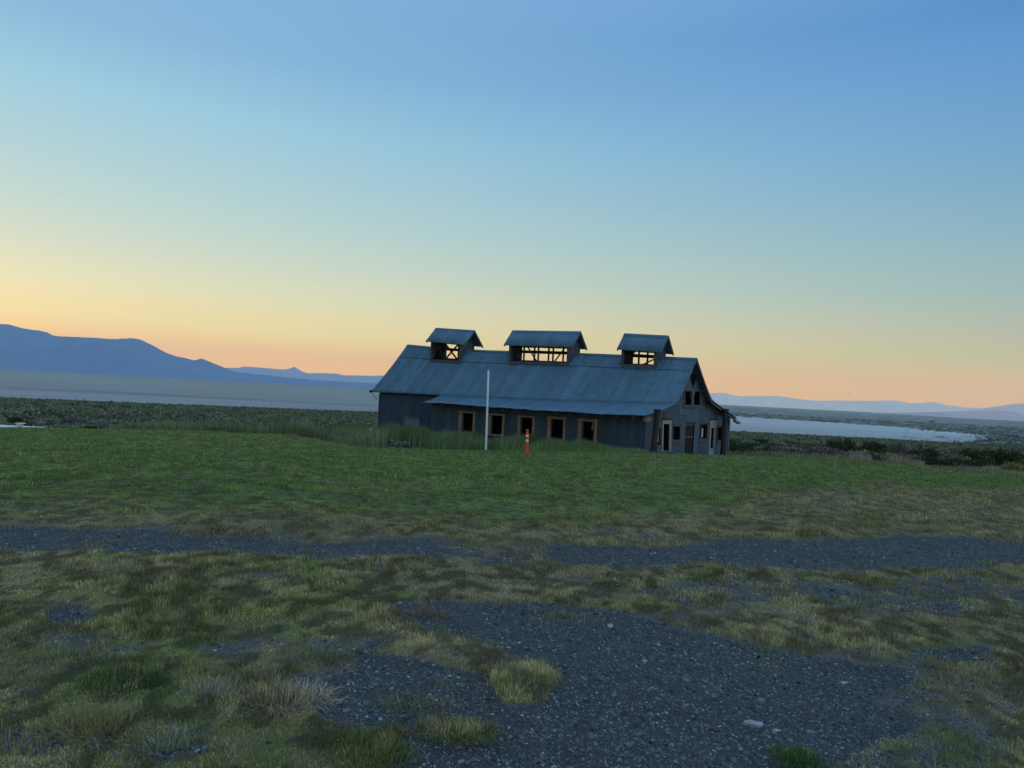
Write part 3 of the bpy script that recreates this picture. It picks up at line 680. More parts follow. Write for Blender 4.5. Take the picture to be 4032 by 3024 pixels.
# kite shaped vent with dark louvre boards
vk = frameG('kite_vent', M['gablem'], [[(815, 312), (738, 450), (746, 452), (817, 326)], [(817, 326), (846, 452), (854, 450), (819, 312)]], 0, .05)
# flashing sheets nailed on
for q, c in (([(600, 898), (745, 902), (745, 975), (600, 972)], 1.25), ([(690, 985), (860, 985), (860, 1070), (690, 1070)], 1.12), ([(395, 925), (480, 900), (480, 1035), (395, 1035)], .9), ([(905, 610), (955, 740), (955, 780), (905, 780)], 1.1)):
    mb = MB(OB); mb.col = (c, c, c); plateG(mb, q, .012, .022); mb.build('metal_patch', M['gablem'], barn)
# corner trims and downpipe
mb = MB(OB); mb.col = (1.2, 1.25, 1.25); mb.prism([B(-.03, -.03, FLOOR), B(-.03, .14, FLOOR), B(-.03, .14, topG(.1)-.02), B(-.03, -.03, topG(0)-.05)], -Lv*.0, -Lv*.03); mb.build('corner_trim', M['gablem'], barn)
mb = MB(OB); mb.col = (1.0, 1.15, 1.15); mb.prism([B(0, WID-.18, FLOOR), B(0, WID+.03, FLOOR), B(0, WID+.03, topG(WID)), B(0, WID-.18, topG(WID-.18))], -Lv*.02, -Lv*.05); mb.build('corner_trim', M['gablem'], barn)
lp, zp = onF(1698, 1598, -.12); 
mb = MB(OB); mb.beam(B(lp, -.12, FLOOR), B(lp, -.12, zp), .05, .05); mb.build('pipe', M['white'], barn)
mb = MB(OB); p0 = onF(1486, 1540, UM-.3); mb.beam(B(LB-.1, U1-.02, zb_(LB)-.06), B(LB-.55, U1+.1, zb_(LB)-.50), .03, .03); mb.build('loose_strap', M['dark_wood'], barn)
mb = MB(OB); mb.beam(B(LB-.05, U1-.15, zb_(LB)+.02), B(LB-.05, U1+.25, zb_(LB)+.12), .16, .16); mb.build('eave_block', M['dark_wood'], barn)

# cupolas
for ci, c in enumerate(CUP):
    la, zla = onF(*c['a'], UA); lb, zlb = onF(*c['b'], UA)
    ue, ze = onG(*c['e'], 0, lb); uk, zk = onG(*c['k'], 0, lb)
    hw = (uk-ue)/2; zEave_r = ze; dz = zlb-ze
    wb = hw*.66
    lfl = onF(c['fl'], 1390, UA-wb)[0]; lfr = onF(c['fr'], 1390, UA-wb)[0]
    zt = lambda l: np.interp(l, [lb, la], [zlb, zla])
    cu = MB(OB)
    # roof sheets
    r_ = MB(OB)
    for sgn in (-1, 1):
        def PC(a, b, sgn=sgn): l = lb+(la-lb)*a; return B(l, UA+sgn*hw*b, zt(l)-dz*b)
        corr(r_, PC, la-lb, [0, 1.0], pitch=.15, amp=.014, rows=2, tintv=.1)
    for sgn in (-1, 1): r_.face([B(lb, UA, zlb+.03), B(la, UA, zla+.03), B(la, UA+sgn*.13, zla-.13*dz/hw+.045), B(lb, UA+sgn*.13, zlb-.13*dz/hw+.045)])
    # timber frame (the cupola's own mesh): posts, plates, sills
    drp = dz*wb/hw; top_ = lambda l: zt(l)-drp-.10
    roofz = lambda l, u: zr(l)+(zb_(l)-zr(l))*(UA-u)/(UA-U1) if u < UA else zr(l)+(Z2-zr(l))*(u-UA)/(U2-UA)
    for sgn in (-1, 1):
        u_ = UA+sgn*wb
        for l_ in (lfr, lfl): cu.beam(B(l_, u_, roofz(l_, u_)-.12), B(l_, u_, top_(l_)), .15, .15, up=Lv)
        cu.beam(B(lfr-.07, u_, top_(lfr)), B(lfl+.07, u_, top_(lfl)), .13, .13)
        cu.beam(B(lfr-.07, u_, roofz(lfr, u_)+.03), B(lfl+.07, u_, roofz(lfl, u_)+.03), .14, .17)
    cup = cu.build('cupola', M['grey_wood'], barn, bevel=.008); cup['label'] = c['lbl']
    r_.build('cupola_roof', M['roof'], cup, smooth=True, solid=.004)
    nb = c['nb']; seg_ = (lfl-lfr)/nb
    class BR:
        def beam(self, *a, **k): m_ = MB(OB); m_.beam(*a, **k); m_.build('brace', M['dark_wood'], cup)
    br = BR()
    for sgn in (-1, 1):
        u_ = UA+sgn*wb
        for i in range(1, nb):
            l_ = lfr+seg_*i; br.beam(B(l_, u_, roofz(l_, u_)+.08), B(l_, u_, top_(l_)-.05), .08, .09, up=Lv)
        bz = lambda l: roofz(l, u_)+.12
        if sgn == 1:
            br.beam(B(lfr, u_-.06, (bz(lfr)+top_(lfr))/2), B(lfl, u_-.06, (bz(lfl)+top_(lfl))/2), .05, .20)
            if ci == 0:
                br.beam(B(lfr+seg_, u_-.12, bz(lfr)), B(lfl-.15, u_-.12, top_(lfr)-.1), .05, .12); br.beam(B(lfr+seg_, u_-.02, top_(lfr)-.1), B(lfl-.15, u_-.02, bz(lfr)), .05, .12)
        hgt = top_(lfr)-bz(lfr)
        if sgn == -1:
            ds = {0: [(1, 1.9)], 1: [(.15, .95), (2.1, 2.95), (3.85, 3.1)], 2: [(1.9, 1.15), (.12, .8)]}[ci]
            for s0, s1 in ds:
                l0, l1 = lfr+seg_*s0, lfr+seg_*s1
                if ci == 1 and s0 < 1: br.beam(B(l0, u_+.05, top_(l0)-.08), B(l1, u_+.05, bz(l1)), .05, .08)
                elif ci == 2 and s0 < 1: br.beam(B(l0, u_+.05, bz(l0)+hgt*.35), B(l1, u_+.05, bz(l1)), .05, .08)
                else: br.beam(B(l0, u_+.05, bz(l0)), B(l1, u_+.05, top_(l1)-.08), .05, .08)
    # plank end walls with gable triangles
    for l_, sg in ((lfr, -1), (lfl, 1)):
        ew = MB(OB); x0, x1 = UA-wb, UA+wb; n_ = 8; rt = lambda u: zt(l_)-dz*abs(u-UA)/hw-.04
        for j in range(n_):
            ua, ub3 = x0+(x1-x0)*j/n_, x0+(x1-x0)*(j+1)/n_
            ew.prism([B(l_, ua, roofz(l_, ua)-.1), B(l_, ub3, roofz(l_, ub3)-.1), B(l_, ub3, rt(ub3)), B(l_, ua, rt(ua))], Lv*sg*.02, Lv*sg*(.045+.008*(j % 2)))
        ew.build('end_boarding', M['grey_wood'], cup)
    for l_ in (lb+.04, la-.04):
        for sgn in (-1, 1):
            rk = MB(OB); rk.beam(B(l_, UA, zt(l_)-.07), B(l_, UA+sgn*hw*.97, zt(l_)-dz*.97-.07), .04, .09); rk.build('rake_board', M['grey_wood'], cup)

# ------------------------------------------------------------------ white pole and orange marker
Yp = 32.5; P0 = at_y(1913, 1775, Yp); P1 = at_y(1923.5, 1460, Yp); gz = float(height(P0[0], Yp))
wp = MB((P0[0], P0[1], gz)); dirp = (P1-P0)/(P1[2]-P0[2]); hgt = P1[2]-gz
wp.lathe((P0[0], P0[1], gz), [(.046, -.25), (.046, 0), (.044, hgt*.5), (.041, hgt), (.032, hgt+.012)], 16, tilt=(dirp[0], dirp[1]))
pole = tag(wp.build('pole', M['white'], smooth=True), 'slim bare white pole standing on the lawn edge before the barn', 'pole')
mb = MB((P0[0], P0[1], gz)); mb.lathe((P0[0], P0[1], gz-.02), [(.12, 0), (.12, .05), (.08, .09)], 14); mb.build('pole_foot', M['grey_wood'], pole)
Ym = 30.2; P0 = at_y(2074, 1783, Ym); hm = at_y(2074, 1690, Ym)[2]-P0[2]; gz = P0[2]
o_ = (P0[0], P0[1], gz)
mk = empty('traffic_marker', o_); tag(mk, 'orange tubular traffic post with two white bands standing in the grass', 'traffic marker')
R_ = .060
def mpart(name, prof_, mat, sg=20, par=mk):
    b_ = MB(o_); b_.lathe(o_, [(r*1.0, z*hm) for r, z in prof_], sg, tilt=(-.02, 0)); return b_.build(name, mat, par, smooth=True)
body = mpart('body', [(R_*1.08, -.03), (R_*1.08, .02), (R_*.98, .3), (R_*.93, .8), (R_*.85, .835), (.042, .875), (.040, .90), (.055, .925), (.055, .975), (.045, .99)], M['orange'])
mpart('reflective_band', [(R_*.985, .46), (R_*.97, .56)], M['band']); mpart('reflective_band', [(R_*.965, .67), (R_*.955, .76)], M['band'])
mpart('handle_loop', [(.062, .955), (.066, .97), (.062, .985)], M['orange'])
mpart('foot', [(.10, -.02), (.105, .012), (.085, .022)], M['orange'], 8)

# ------------------------------------------------------------------ small things at the lawn's far edge
def box_thing(name, q, Y, depth, mat, label, cat, extra=None):
    x0, y0, x1, y1 = q; a = at_y(x0, y1, Y); b = at_y(x1, y0, Y); gz = float(height(a[0], Y, True)); z0 = min(a[2], gz)
    mb = MB(((a[0]+b[0])/2, Y, z0)); mb.prism([(a[0], Y, z0-.05), (b[0], Y, z0-.05), (b[0], Y, b[2]), (a[0], Y, b[2])], np.array([0, 0, 0.]), np.array([0, depth, 0.]))
    o = mb.build(name, mat, bevel=.015); tag(o, label, cat)
    if extra: extra(o, a, b, Y, z0)
    return o
def lid(o, a, b, Y, z0):
    mb = MB(o.location); mb.prism([(a[0]-.03, Y-.03, b[2]), (b[0]+.03, Y-.03, b[2]), (b[0]+.03, Y-.03, b[2]+.04), (a[0]-.03, Y-.03, b[2]+.04)], np.array([0, 0, 0.]), np.array([0, .4, 0.])); mb.build('lid', M['white'], o, bevel=.01)
box_thing('slab', (-160, 1682, 30, 1692), 33, 1.2, M['pale'], 'long low white slab lying at the lawn edge by the left border', 'slab')
box_thing('slab', (32, 1685, 126, 1693), 33.1, 1.0, M['pale'], 'shorter pale slab beside the small white box', 'slab')
box_thing('utility_box', (61, 1670, 78, 1692), 32.4, .25, M['white'], 'small upright white box on the pale slab far left', 'utility box', lid)
def crate_rim(o, a, b, Y, z0):
    mb = MB(o.location); mb.beam((a[0], Y-.02, b[2]), (b[0], Y-.02, b[2]), .05, .05); mb.beam((a[0], Y-.02, z0), (a[0], Y-.02, b[2]), .05, .05, up=(0, 1, 0)); mb.beam((b[0], Y-.02, z0), (b[0], Y-.02, b[2]), .05, .05, up=(0, 1, 0)); mb.build('rim', M['gablem'], o)
box_thing('crate', (400, 1676, 468, 1697), 35, .5, M['bluegrey'], 'dark open crate with a pale rim beside a dark bush at the left lawn edge', 'crate', crate_rim)
box_thing('utility_box', (818, 1681, 848, 1710), 35, .4, M['pale'], 'pale square box half sunk in the weeds between crate and barn', 'utility box', lid)
box_thing('stake', (383, 1680, 387, 1697), 34.5, .04, M['cream'], 'tiny pale stake just left of the dark crate', 'stake')
def rock(name, x, y, Y, w, h, mat, label, cat='rock', seed=0):
    P = at_y(x, y, Y); r = np.random.default_rng(seed); mb = MB(P); seg, rg = 12, 6; rows = []
    for j in range(rg+1):
        ph = math.pi*j/rg; rows.append([mb.vert(P+np.array([w/2*math.sin(ph)*math.cos(a)*(1+.25*r.uniform(-1, 1)), w/3*math.sin(ph)*math.sin(a)*(1+.2*r.uniform(-1, 1)), h*(.5+.5*math.cos(ph))])) for a in np.linspace(0, 2*math.pi, seg, endpoint=False)])
    for a, b in zip(rows, rows[1:]):
        for i in range(seg): mb.f.append([a[i], a[(i+1) % seg], b[(i+1) % seg], b[i]])
    return tag(mb.build(name, mat, smooth=True), label, cat)
rock('rock', 1237, 1737, 36, .14, .30, M['pale'], 'small upright white stone in the weeds left of the barn', seed=1)
rock('rock', 1261, 1741, 36, .08, .18, M['cream'], 'smaller tan stone beside the upright white stone', seed=2)
rock('rock', 1460, 1702, 44, .16, .26, M['cream'], 'tan stone close to the left end of the barn', seed=3)

# pale flat stones on the gravel
def px_ground(x, y):
    Y = 5.0
    for _ in range(30):
        P = at_y(x, y, Y); g = float(height(P[0], P[1])); d = ray(x, y)
        Y = Y*.5+.5*((g-EYE)/d[2]*d[1]) if d[2] < 0 else Y
    P = at_y(x, y, Y); c_, _, _ = cover(np.array([P[0]]), np.array([P[1]])); P[2] = float(height(P[0], P[1])+(c_[0]-.5)*.03); return P
def flat_stone(outline, th, mat, label, tilt=0):
    pts = [px_ground(*p) for p in outline]; c = sum(pts)/len(pts); mb = MB(c); n = len(pts)
    th *= .6; a = [mb.vert(c+(p-c)*1.0+np.array([0, 0, -.012])) for p in pts]; b = [mb.vert(c+(p-c)*.97+np.array([0, 0, th])) for p in pts]; t_ = [mb.vert(c+(p-c)*.7+np.array([0, 0, th*1.25])) for p in pts]
    for i in range(n): j = (i+1) % n; mb.f.append([a[i], a[j], b[j], b[i]]); mb.f.append([b[i], b[j], t_[j], t_[i]])
    mb.f.append(t_)
    return tag(mb.build('rock', mat, smooth=False), label, 'rock')
zc = lambda u, v: (2700+u*.31646, 2600+v*.31646)
flat_stone([zc(*p) for p in [(718, 770), (730, 748), (800, 745), (860, 765), (900, 778), (960, 785), (962, 808), (930, 828), (850, 812), (780, 795)]], .022, M['stone_pale'], 'largest pale flat stone with a notch on the dark gravel')
flat_stone([zc(*p) for p in [(1495, 865), (1520, 850), (1600, 862), (1610, 885), (1510, 886)]], .015, M['bluegrey'], 'flat blue-grey stone right of the notched pale stone')
flat_stone([zc(*p) for p in [(888, 492), (910, 474), (975, 484), (990, 505), (930, 525), (895, 512)]], .03, M['bluegrey'], 'grey stone with a dark shaded side behind the notched pale stone')
flat_stone([zc(*p) for p in [(1920, 258), (1950, 242), (2010, 245), (2025, 258), (1990, 268), (1940, 268)]], .012, M['stone_pale'], 'pale oval stone nearest the grass right of the gravel patch')
flat_stone([zc(*p) for p in [(370, 1076), (400, 1062), (460, 1064), (462, 1080), (400, 1088)]], .012, M['bluegrey'], 'small grey flat stone left below the notched pale stone')
flat_stone([(2390, 2461), (2397, 2456), (2412, 2456), (2414, 2464), (2400, 2467)], .02, M['stone_pale'], 'pale stone at the upper edge of the gravel patch')

# ------------------------------------------------------------------ grass blades (near lawn)
def blades(n_try, kden, ymin, ymax, hfun, wmin, wk, name, densf, label, mat, spread=.82, lean=1.05, colf=None, seed=5, tri1=False):
    r = np.random.default_rng(seed)
    Y = ymin*(ymax/ymin)**r.random(n_try); X = (r.random(n_try)*2-1)*(spread*Y+1.8)
    keep = r.random(n_try) < densf(X, Y); X, Y = X[keep], Y[keep]; n = len(X)
    c, px, py = cover(X, Y); Z = height(X, Y)+(c-.5)*.03; h = hfun(X, Y, c, r); w = np.maximum(wmin, wk*Y)*r.uniform(.7, 1.4, n)
    az_ = r.uniform(0, 2*math.pi, n); ln = np.abs(r.normal(0, lean, n))
    dx, dy = np.cos(az_)*np.sin(ln)*h, np.sin(az_)*np.sin(ln)*h; hz = np.cos(ln)*h
    wa = az_+math.pi/2+r.uniform(-.6, .6, n); wx, wy = np.cos(wa)*w/2, np.sin(wa)*w/2
    base = np.stack([X, Y, Z-.004], -1); W3 = np.stack([wx, wy, 0*wx], -1)
    mid = base + np.stack([dx*.35, dy*.35, hz*.6], -1); tip = base+np.stack([dx, dy, hz], -1)
    if tri1:
        V = np.stack([base-W3, base+W3, tip], 1).reshape(-1, 3); tri = np.arange(n*3).reshape(-1, 3)
        return tag(np_mesh(name, V, tri, mat, np.repeat(colf(X, Y, px, py, r), 3, 0)), label, 'grass', kind='stuff')
    V = np.stack([base-W3, base+W3, mid+W3*.7, mid-W3*.7, tip], 1).reshape(-1, 3)
    i = np.arange(n)*5
    tri = np.concatenate([np.stack([i, i+1, i+2], -1), np.stack([i, i+2, i+3], -1), np.stack([i+3, i+2, i+4], -1)])
    cc = colf(X, Y, px, py, r) if colf else None
    o = np_mesh(name, V, tri, mat, np.repeat(cc, 5, 0))
    return tag(o, label, 'grass', kind='stuff')
def turf_col(X, Y, px, py, r):
    t = turf_tone(X, Y, px, py) + (fbm(X*5, Y*5, 66, 3)-.5)*.6 + r.normal(0, .12, len(X))
    col = tone_col(np.clip(t, 0, 1)); dead = r.random(len(X)) < np.where(t > .6, .03, .10)+.16*(t < .45)
    col = np.where(dead[:, None], C_DRY*r.uniform(.7, 1.5, (len(X), 1)), col)
    cl = fbm(X*2.4, Y*1.6, 137, 5)[:, None]; c2 = fbm(X*8, Y*6, 139, 4)[:, None]
    fg = 1+.06*sstep(2150, 2350, py)[:, None]*np.array([1.1, 1.0, .95])
    return col*fg*r.uniform(.55, 1.5, (len(X), 1))*(.86+.26*sstep(.34, .66, cl))*(1+(.6+.4*(py > 2150)[:, None])*(-.42+.78*sstep(.35, .65, c2)))
def turf_h(X, Y, c, r):
    cl = fbm(X*2.2, Y*2.2, 33, 3); far = sstep(9, 14, Y)
    return (.016+.026*sstep(.45, .75, cl))*(1+.7*far)*r.uniform(.6, 1.5, len(X))*np.where(c < .55, .8, 1.0)
def turf_d(X, Y):
    c, _, _ = cover(X, Y); cl = fbm(X*3.1, Y*3.1, 35, 3)
    gap = sstep(.34, .50, fbm(X*5.0, Y*3.5, 37, 4))
    return np.clip(sstep(.30, .80, c)*(.65+.6*cl)*(.40+.60*gap)+.012, 0, 1)
blades(1550000, 0, 2.3, 10.5, turf_h, .0032, .00085, 'grass', turf_d, 'short patchy foreground grass on both sides of the gravel track', M['blade'], colf=turf_col)
blades(700000, 0, 10, 33, turf_h, .0035, .0010, 'lawn_grass', turf_d, 'greener lawn grass between the gravel track and the barn', M['blade'], colf=turf_col, seed=6, tri1=True)

def sprig_d(X, Y):
    c, _, _ = cover(X, Y); return sstep(.02, .45, c)*(1-sstep(.6, .8, c))*sstep(.52, .66, fbm(X*3.3, Y*2.6, 301, 4))
def sprig_h(X, Y, c, r): return r.uniform(.02, .07, len(X))
def sprig_c(X, Y, px, py, r):
    t = np.clip(fbm(X*2, Y*2, 305, 3)*1.1+r.normal(0, .1, len(X)), 0, .8); return tone_col(t)*r.uniform(.6, 1.4, (len(X), 1))
blades(420000, 0, 2.3, 11, sprig_h, .003, .0008, 'sprigs', sprig_d, 'thin grass sprigs creeping over the edges of the gravel', M['blade'], colf=sprig_c, seed=16)
# gravel stones (one loose mass)
r = np.random.default_rng(9); n = 420000
Y = 2.3*(14/2.3)**r.random(n); X = (r.random(n)*2-1)*(.82*Y+1.8); c, px, py = cover(X, Y)
keep = r.random(n) < (1-sstep(.25, .8, c))*.95+.04; X, Y, c = X[keep], Y[keep], c[keep]; n = len(X)
Z = height(X, Y)+(c-.5)*.03
sz = np.clip(r.lognormal(math.log(.0030), .55, n), .0014, .013)*(1+Y*.06)
base = np.array([[-1, -1, -1], [1, -1, -1], [1, 1, -1], [-1, 1, -1], [-.6, -.6, 1], [.6, -.6, 1], [.6, .6, 1], [-.6, .6, 1]], float)
Vb = base[None]*(1+r.uniform(-.35, .35, (n, 8, 3)))
Vb *= np.stack([sz*r.uniform(.8, 1.6, n), sz*r.uniform(.7, 1.1, n), sz*r.uniform(.2, .5, n)], -1)[:, None, :]
a = r.uniform(0, math.pi*2, n); ca, sa = np.cos(a)[:, None], np.sin(a)[:, None]
tx = r.normal(0, .25, n)[:, None]
xx, yy, zz_ = Vb[..., 0], Vb[..., 1], Vb[..., 2]; zz_ = zz_+xx*tx
Vb = np.stack([xx*ca-yy*sa+X[:, None], xx*sa+yy*ca+Y[:, None], zz_+(Z+.001)[:, None]], -1).reshape(-1, 3)
q0 = np.array([[4, 5, 6, 7], [0, 1, 5, 4], [1, 2, 6, 5], [2, 3, 7, 6], [3, 0, 4, 7]]); qi = (q0[None]+(np.arange(n)*8)[:, None, None]).reshape(-1, 4)
sz_pre = sz/(1+Y*.06); g = np.clip(r.lognormal(math.log(.072), .55, n), .02, .4); g = np.where(r.random(n) < .004, r.uniform(.2, .32, n), g); g = g*np.where(sz_pre > .008, .75, 1)
gc = np.stack([g*r.uniform(.88, 1.06, n), g*1.05, g*r.uniform(.95, 1.12, n)], -1)
tag(np_mesh('gravel', Vb, qi, M['stone'], np.repeat(gc, 8, 0)), 'loose dark crushed gravel over the track and bare patch', 'gravel', kind='stuff')

# ------------------------------------------------------------------ dry tufts and clumps (things)
def tuft_mesh(name, n, h, rad_, col, lean, seed, w=.004):
    r = np.random.default_rng(seed); a = r.uniform(0, 2*math.pi, n); rr = rad_*np.sqrt(r.random(n))
    base = np.stack([rr*np.cos(a)*.8+r.normal(0, .02, n), rr*np.sin(a)*.6+r.normal(0, .02, n), 0*a-.01], -1); a = a+r.normal(0, .7, n); ln = np.clip(rr/rad_*lean+r.normal(0, .38, n), -1.4, 1.5); hh = h*r.uniform(.25, 1.1, n)
    dirv = np.stack([np.cos(a)*np.sin(ln), np.sin(a)*np.sin(ln), np.cos(ln)], -1)
    mid = base+dirv*hh[:, None]*.55; drop = np.stack([0*a, 0*a, -np.abs(np.sin(ln))*hh*.18], -1); tip = base+dirv*hh[:, None]+drop
    wa = a+math.pi/2+r.uniform(-.9, .9, n); W3 = np.stack([np.cos(wa), np.sin(wa), 0*wa], -1)*(w/2*r.uniform(.6, 1.5, n))[:, None]
    V = np.stack([base-W3, base+W3, mid+W3*.8, mid-W3*.8, tip], 1).reshape(-1, 3); i = np.arange(n)*5
    tri = np.concatenate([np.stack([i, i+1, i+2], -1), np.stack([i, i+2, i+3], -1), np.stack([i+3, i+2, i+4], -1)])
    cc = np.array(col)*r.uniform(.55, 1.4, (n, 1))*np.array([1, 1, 1])
    o = np_mesh(name, V, tri, M['dry_leaf'], np.repeat(cc, 5, 0)); return o
STRAW = (.40, .33, .22); OLIVE = (.20, .20, .08); GREEN = (.08, .16, .04); GREY = (.25, .26, .20)
TUFTS = [((1690, 2418), 420, .13, .19, (.22, .16, .10), 1.0, 'dry brown grass tuft at the top left corner of the gravel patch'),
         ((1600, 2800-30), 260, .10, .14, OLIVE, .9, 'olive tuft among gravel left of the bare patch'),
         ((830, 2740), 360, .13, .17, GREY, 1.1, 'spiky grey-green tuft with bent stems in the lower left turf'),
         ((1130, 2760), 700, .15, .28, STRAW, 1.25, 'widest flattened straw tuft in the lower left turf'),
         ((1010, 2690), 420, .12, .2, (.24, .2, .12), 1.2, 'smaller straw tuft behind the widest one'),
         ((380, 2860), 650, .13, .26, (.24, .21, .09), 1.1, 'yellowish straggly tuft near the bottom left corner'),
         ((480, 2700), 700, .14, .26, (.07, .10, .03), .8, 'dark green bushy clump in the lower left turf'),
         ((250, 2600), 420, .11, .2, OLIVE, .9, 'olive clump near the left edge below the gravel spot'),
         ((700, 2930), 380, .12, .18, GREY, 1.0, 'grey-green tuft between the straw tuft and the bottom edge'),
         ((1450, 2990), 600, .10, .24, (.12, .15, .03), .8, 'bright green low clump at the bottom edge left of the gravel'),
         ((1820, 2890), 650, .07, .22, (.13, .15, .045), .9, 'flat yellow-green clump alone on the gravel patch'),
         ((3137, 2992), 520, .06, .14, (.06, .14, .03), .8, 'small dark green clump alone at the bottom of the gravel'),
         ((2120, 2690), 240, .045, .15, (.17, .17, .07), .9, 'yellow-green clump at the tip of the turf tongue'),
         ((2165, 2232), 260, .16, .2, OLIVE, .6, 'taller olive clump on the near edge of the track'),
         ((900, 2310), 200, .12, .14, STRAW, .9, 'pale straw tuft just below the track at left'),
         ((1250, 2590), 300, .10, .16, OLIVE, .8, 'rounded olive clump in the middle of the left turf')]
for k, (p, n, h, rd, col, lean, lbl) in enumerate(TUFTS):
    o = tuft_mesh('grass_tuft', int(n*1.4), h*.72, rd*1.08, col, lean*1.15, 340+k); o.location = px_ground(*p); tag(o, lbl, 'grass tuft')

# tall pale grass clumps at the right lawn edge
for k, ((x, y), Yd, h, wd, lbl) in enumerate([((3385, 1812), 34.5, .62, .55, 'pale beige dry grass clump left of the dark square bush'), ((3540, 1826), 34, .70, .6, 'tallest pale beige dry grass clump at the right lawn edge'), ((3610, 1822), 34.5, .45, .4, 'low beige grass clump next to the fence post'), ((540, 1700), 34, .55, 1.0, 'pale green-beige tall grass patch right of the dark crate'), ((3900, 1850), 34, .45, .4, 'short beige grass clump near the right edge')]):
    for_ = tuft_mesh('tall_grass_clump', 500, h, wd, (.36, .30, .20) if k != 3 else (.22, .22, .12), .5, 350+k, w=.02)
    P = at_y(x, y, Yd); for_.location = (P[0], Yd, float(height(P[0], Yd))); tag(for_, lbl, 'grass clump')

# weeds along the barn and left of it (uncountable)
def weeds(name, pts, h0, w, col, label, seed):
    r = np.random.default_rng(seed); P = np.array(pts); n = len(P); X, Y = P[:, 0], P[:, 1]; Z = height(X, Y)
    az_ = r.uniform(0, 2*math.pi, n); ln = np.abs(r.normal(0, .22, n)); h = h0*r.uniform(.45, 1.1, n)*P[:, 2]
    wa = r.uniform(-.7, .7, n); W3 = np.stack([np.cos(wa), np.sin(wa), 0*wa], -1)*(w/2*r.uniform(.5, 1.5, n))[:, None]
    base = np.stack([X, Y, Z-.05], -1); d = np.stack([np.cos(az_)*np.sin(ln), np.sin(az_)*np.sin(ln), np.cos(ln)], -1)*h[:, None]
    mid = base+d*np.array([.4, .4, .6]); tip = base+d
    V = np.stack([base-W3, base+W3, mid+W3*.8, mid-W3*.8, tip], 1).reshape(-1, 3); i = np.arange(n)*5
    tri = np.concatenate([np.stack([i, i+1, i+2], -1), np.stack([i, i+2, i+3], -1), np.stack([i+3, i+2, i+4], -1)])
    cl = fbm(X*.8, Y*.8, seed+3, 3)[:, None]
    cc = np.array(col)*(.25+1.5*cl)*r.uniform(.6, 1.4, (n, 1)); return tag(np_mesh(name, V, tri, M['blade'], np.repeat(cc, 5, 0)), label, 'weeds', kind='stuff')
r = np.random.default_rng(77); pts = []
for _ in range(80000):
    l_ = r.uniform(-1.0, LW+3); u_ = -abs(r.normal(0, 1.5))-.15
    if l_ > LLW: u_ += (UM)*min(1, (l_-LLW)/.3)*r.random()
    P = B(l_, u_, 0); hgt = .35+.9*vnoise(np.array([l_*.9]), np.array([u_*.5]), 8)[0]
    hgt *= np.interp(l_, [-1, 1.5, 4, 10, 13, 18, 26], [.4, .75, .95, 1.0, 1.2, 1.25, .9]); pts.append((P[0], P[1], hgt))
weeds('weeds', pts, 1.05, .022, (.13, .175, .065), 'tall green weeds growing along the front of the barn', 78)
pts = []
for _ in range(42000):
    px_ = r.uniform(430, 1520); Yd = r.uniform(33.5, 46); P = at_y(px_, 1700, Yd); hgt = np.interp(px_, [430, 700, 1000, 1250, 1520], [.35, .6, .8, .8, .9])*(.5+.9*vnoise(np.array([P[0]*.5]), np.array([Yd*.5]), 4)[0]); pts.append((P[0], Yd, hgt))
weeds('weeds', pts, 1.0, .024, (.15, .175, .085), 'grey-green tall weeds at the lawn edge left of the barn', 79)
pts = []
for _ in range(16000):
    px_ = r.uniform(2860, 4300); Yd = r.uniform(33, 41); P = at_y(px_, 1800, Yd); pts.append((P[0], Yd, .3+.5*vnoise(np.array([P[0]*.5]), np.array([Yd*.5]), 4)[0]))
weeds('weeds', pts, .55, .024, (.21, .21, .11), 'low rough weeds at the lawn edge right of the barn', 80)

# ------------------------------------------------------------------ brush
def bush_mesh(name, n, rx, rz, cols, seed, leaf=.045, twig=0.0, spiky=0.0):
    r = np.random.default_rng(seed); nc = 20
    cen = np.stack([r.uniform(-.62, .62, nc)*rx, r.uniform(-.62, .62, nc)*rx, r.uniform(.25, .78, nc)*rz], -1)
    cr_ = r.uniform(.3, .55, nc)*min(rx, rz)
    k = r.integers(0, nc, n); d = r.normal(0, 1, (n, 3)); d /= np.linalg.norm(d, axis=1)[:, None]
    p = cen[k]+d*(cr_[k]*r.uniform(.55, 1.12, n))[:, None]; p[:, 2] = np.where(p[:, 2] > .75*rz, .75*rz+(p[:, 2]-.75*rz)*.6, p[:, 2])
    p[:, 2] = np.abs(p[:, 2])
    a = r.normal(0, 1, (n, 3)); a /= np.linalg.norm(a, axis=1)[:, None]; b = np.cross(a, r.normal(0, 1, (n, 3))); b /= np.linalg.norm(b, axis=1)[:, None]
    s = leaf*r.uniform(.6, 1.7, n)[:, None]
    V = np.stack([p-a*s, p+b*s*.45, p+a*s, p-b*s*.45], 1).reshape(-1, 3); q = np.arange(n*4).reshape(-1, 4)
    tint = cols[0]+(np.array(cols[1])-cols[0])*r.random((nc, 1)); cc = tint[k]*r.uniform(.6, 1.45, (n, 1))
    return V, q, np.repeat(cc, 4, 0)
KINDS = {
 'dark':  (((.022, .034, .012), (.055, .070, .024)), 'dark green'),
 'sage':  (((.15, .165, .12), (.23, .24, .18)), 'grey-green'),
 'brown': (((.10, .085, .085), (.16, .135, .13)), 'brown-grey twiggy'),
 'olive': (((.16, .155, .05), (.25, .23, .09)), 'yellow-green'),
}
protos = {}
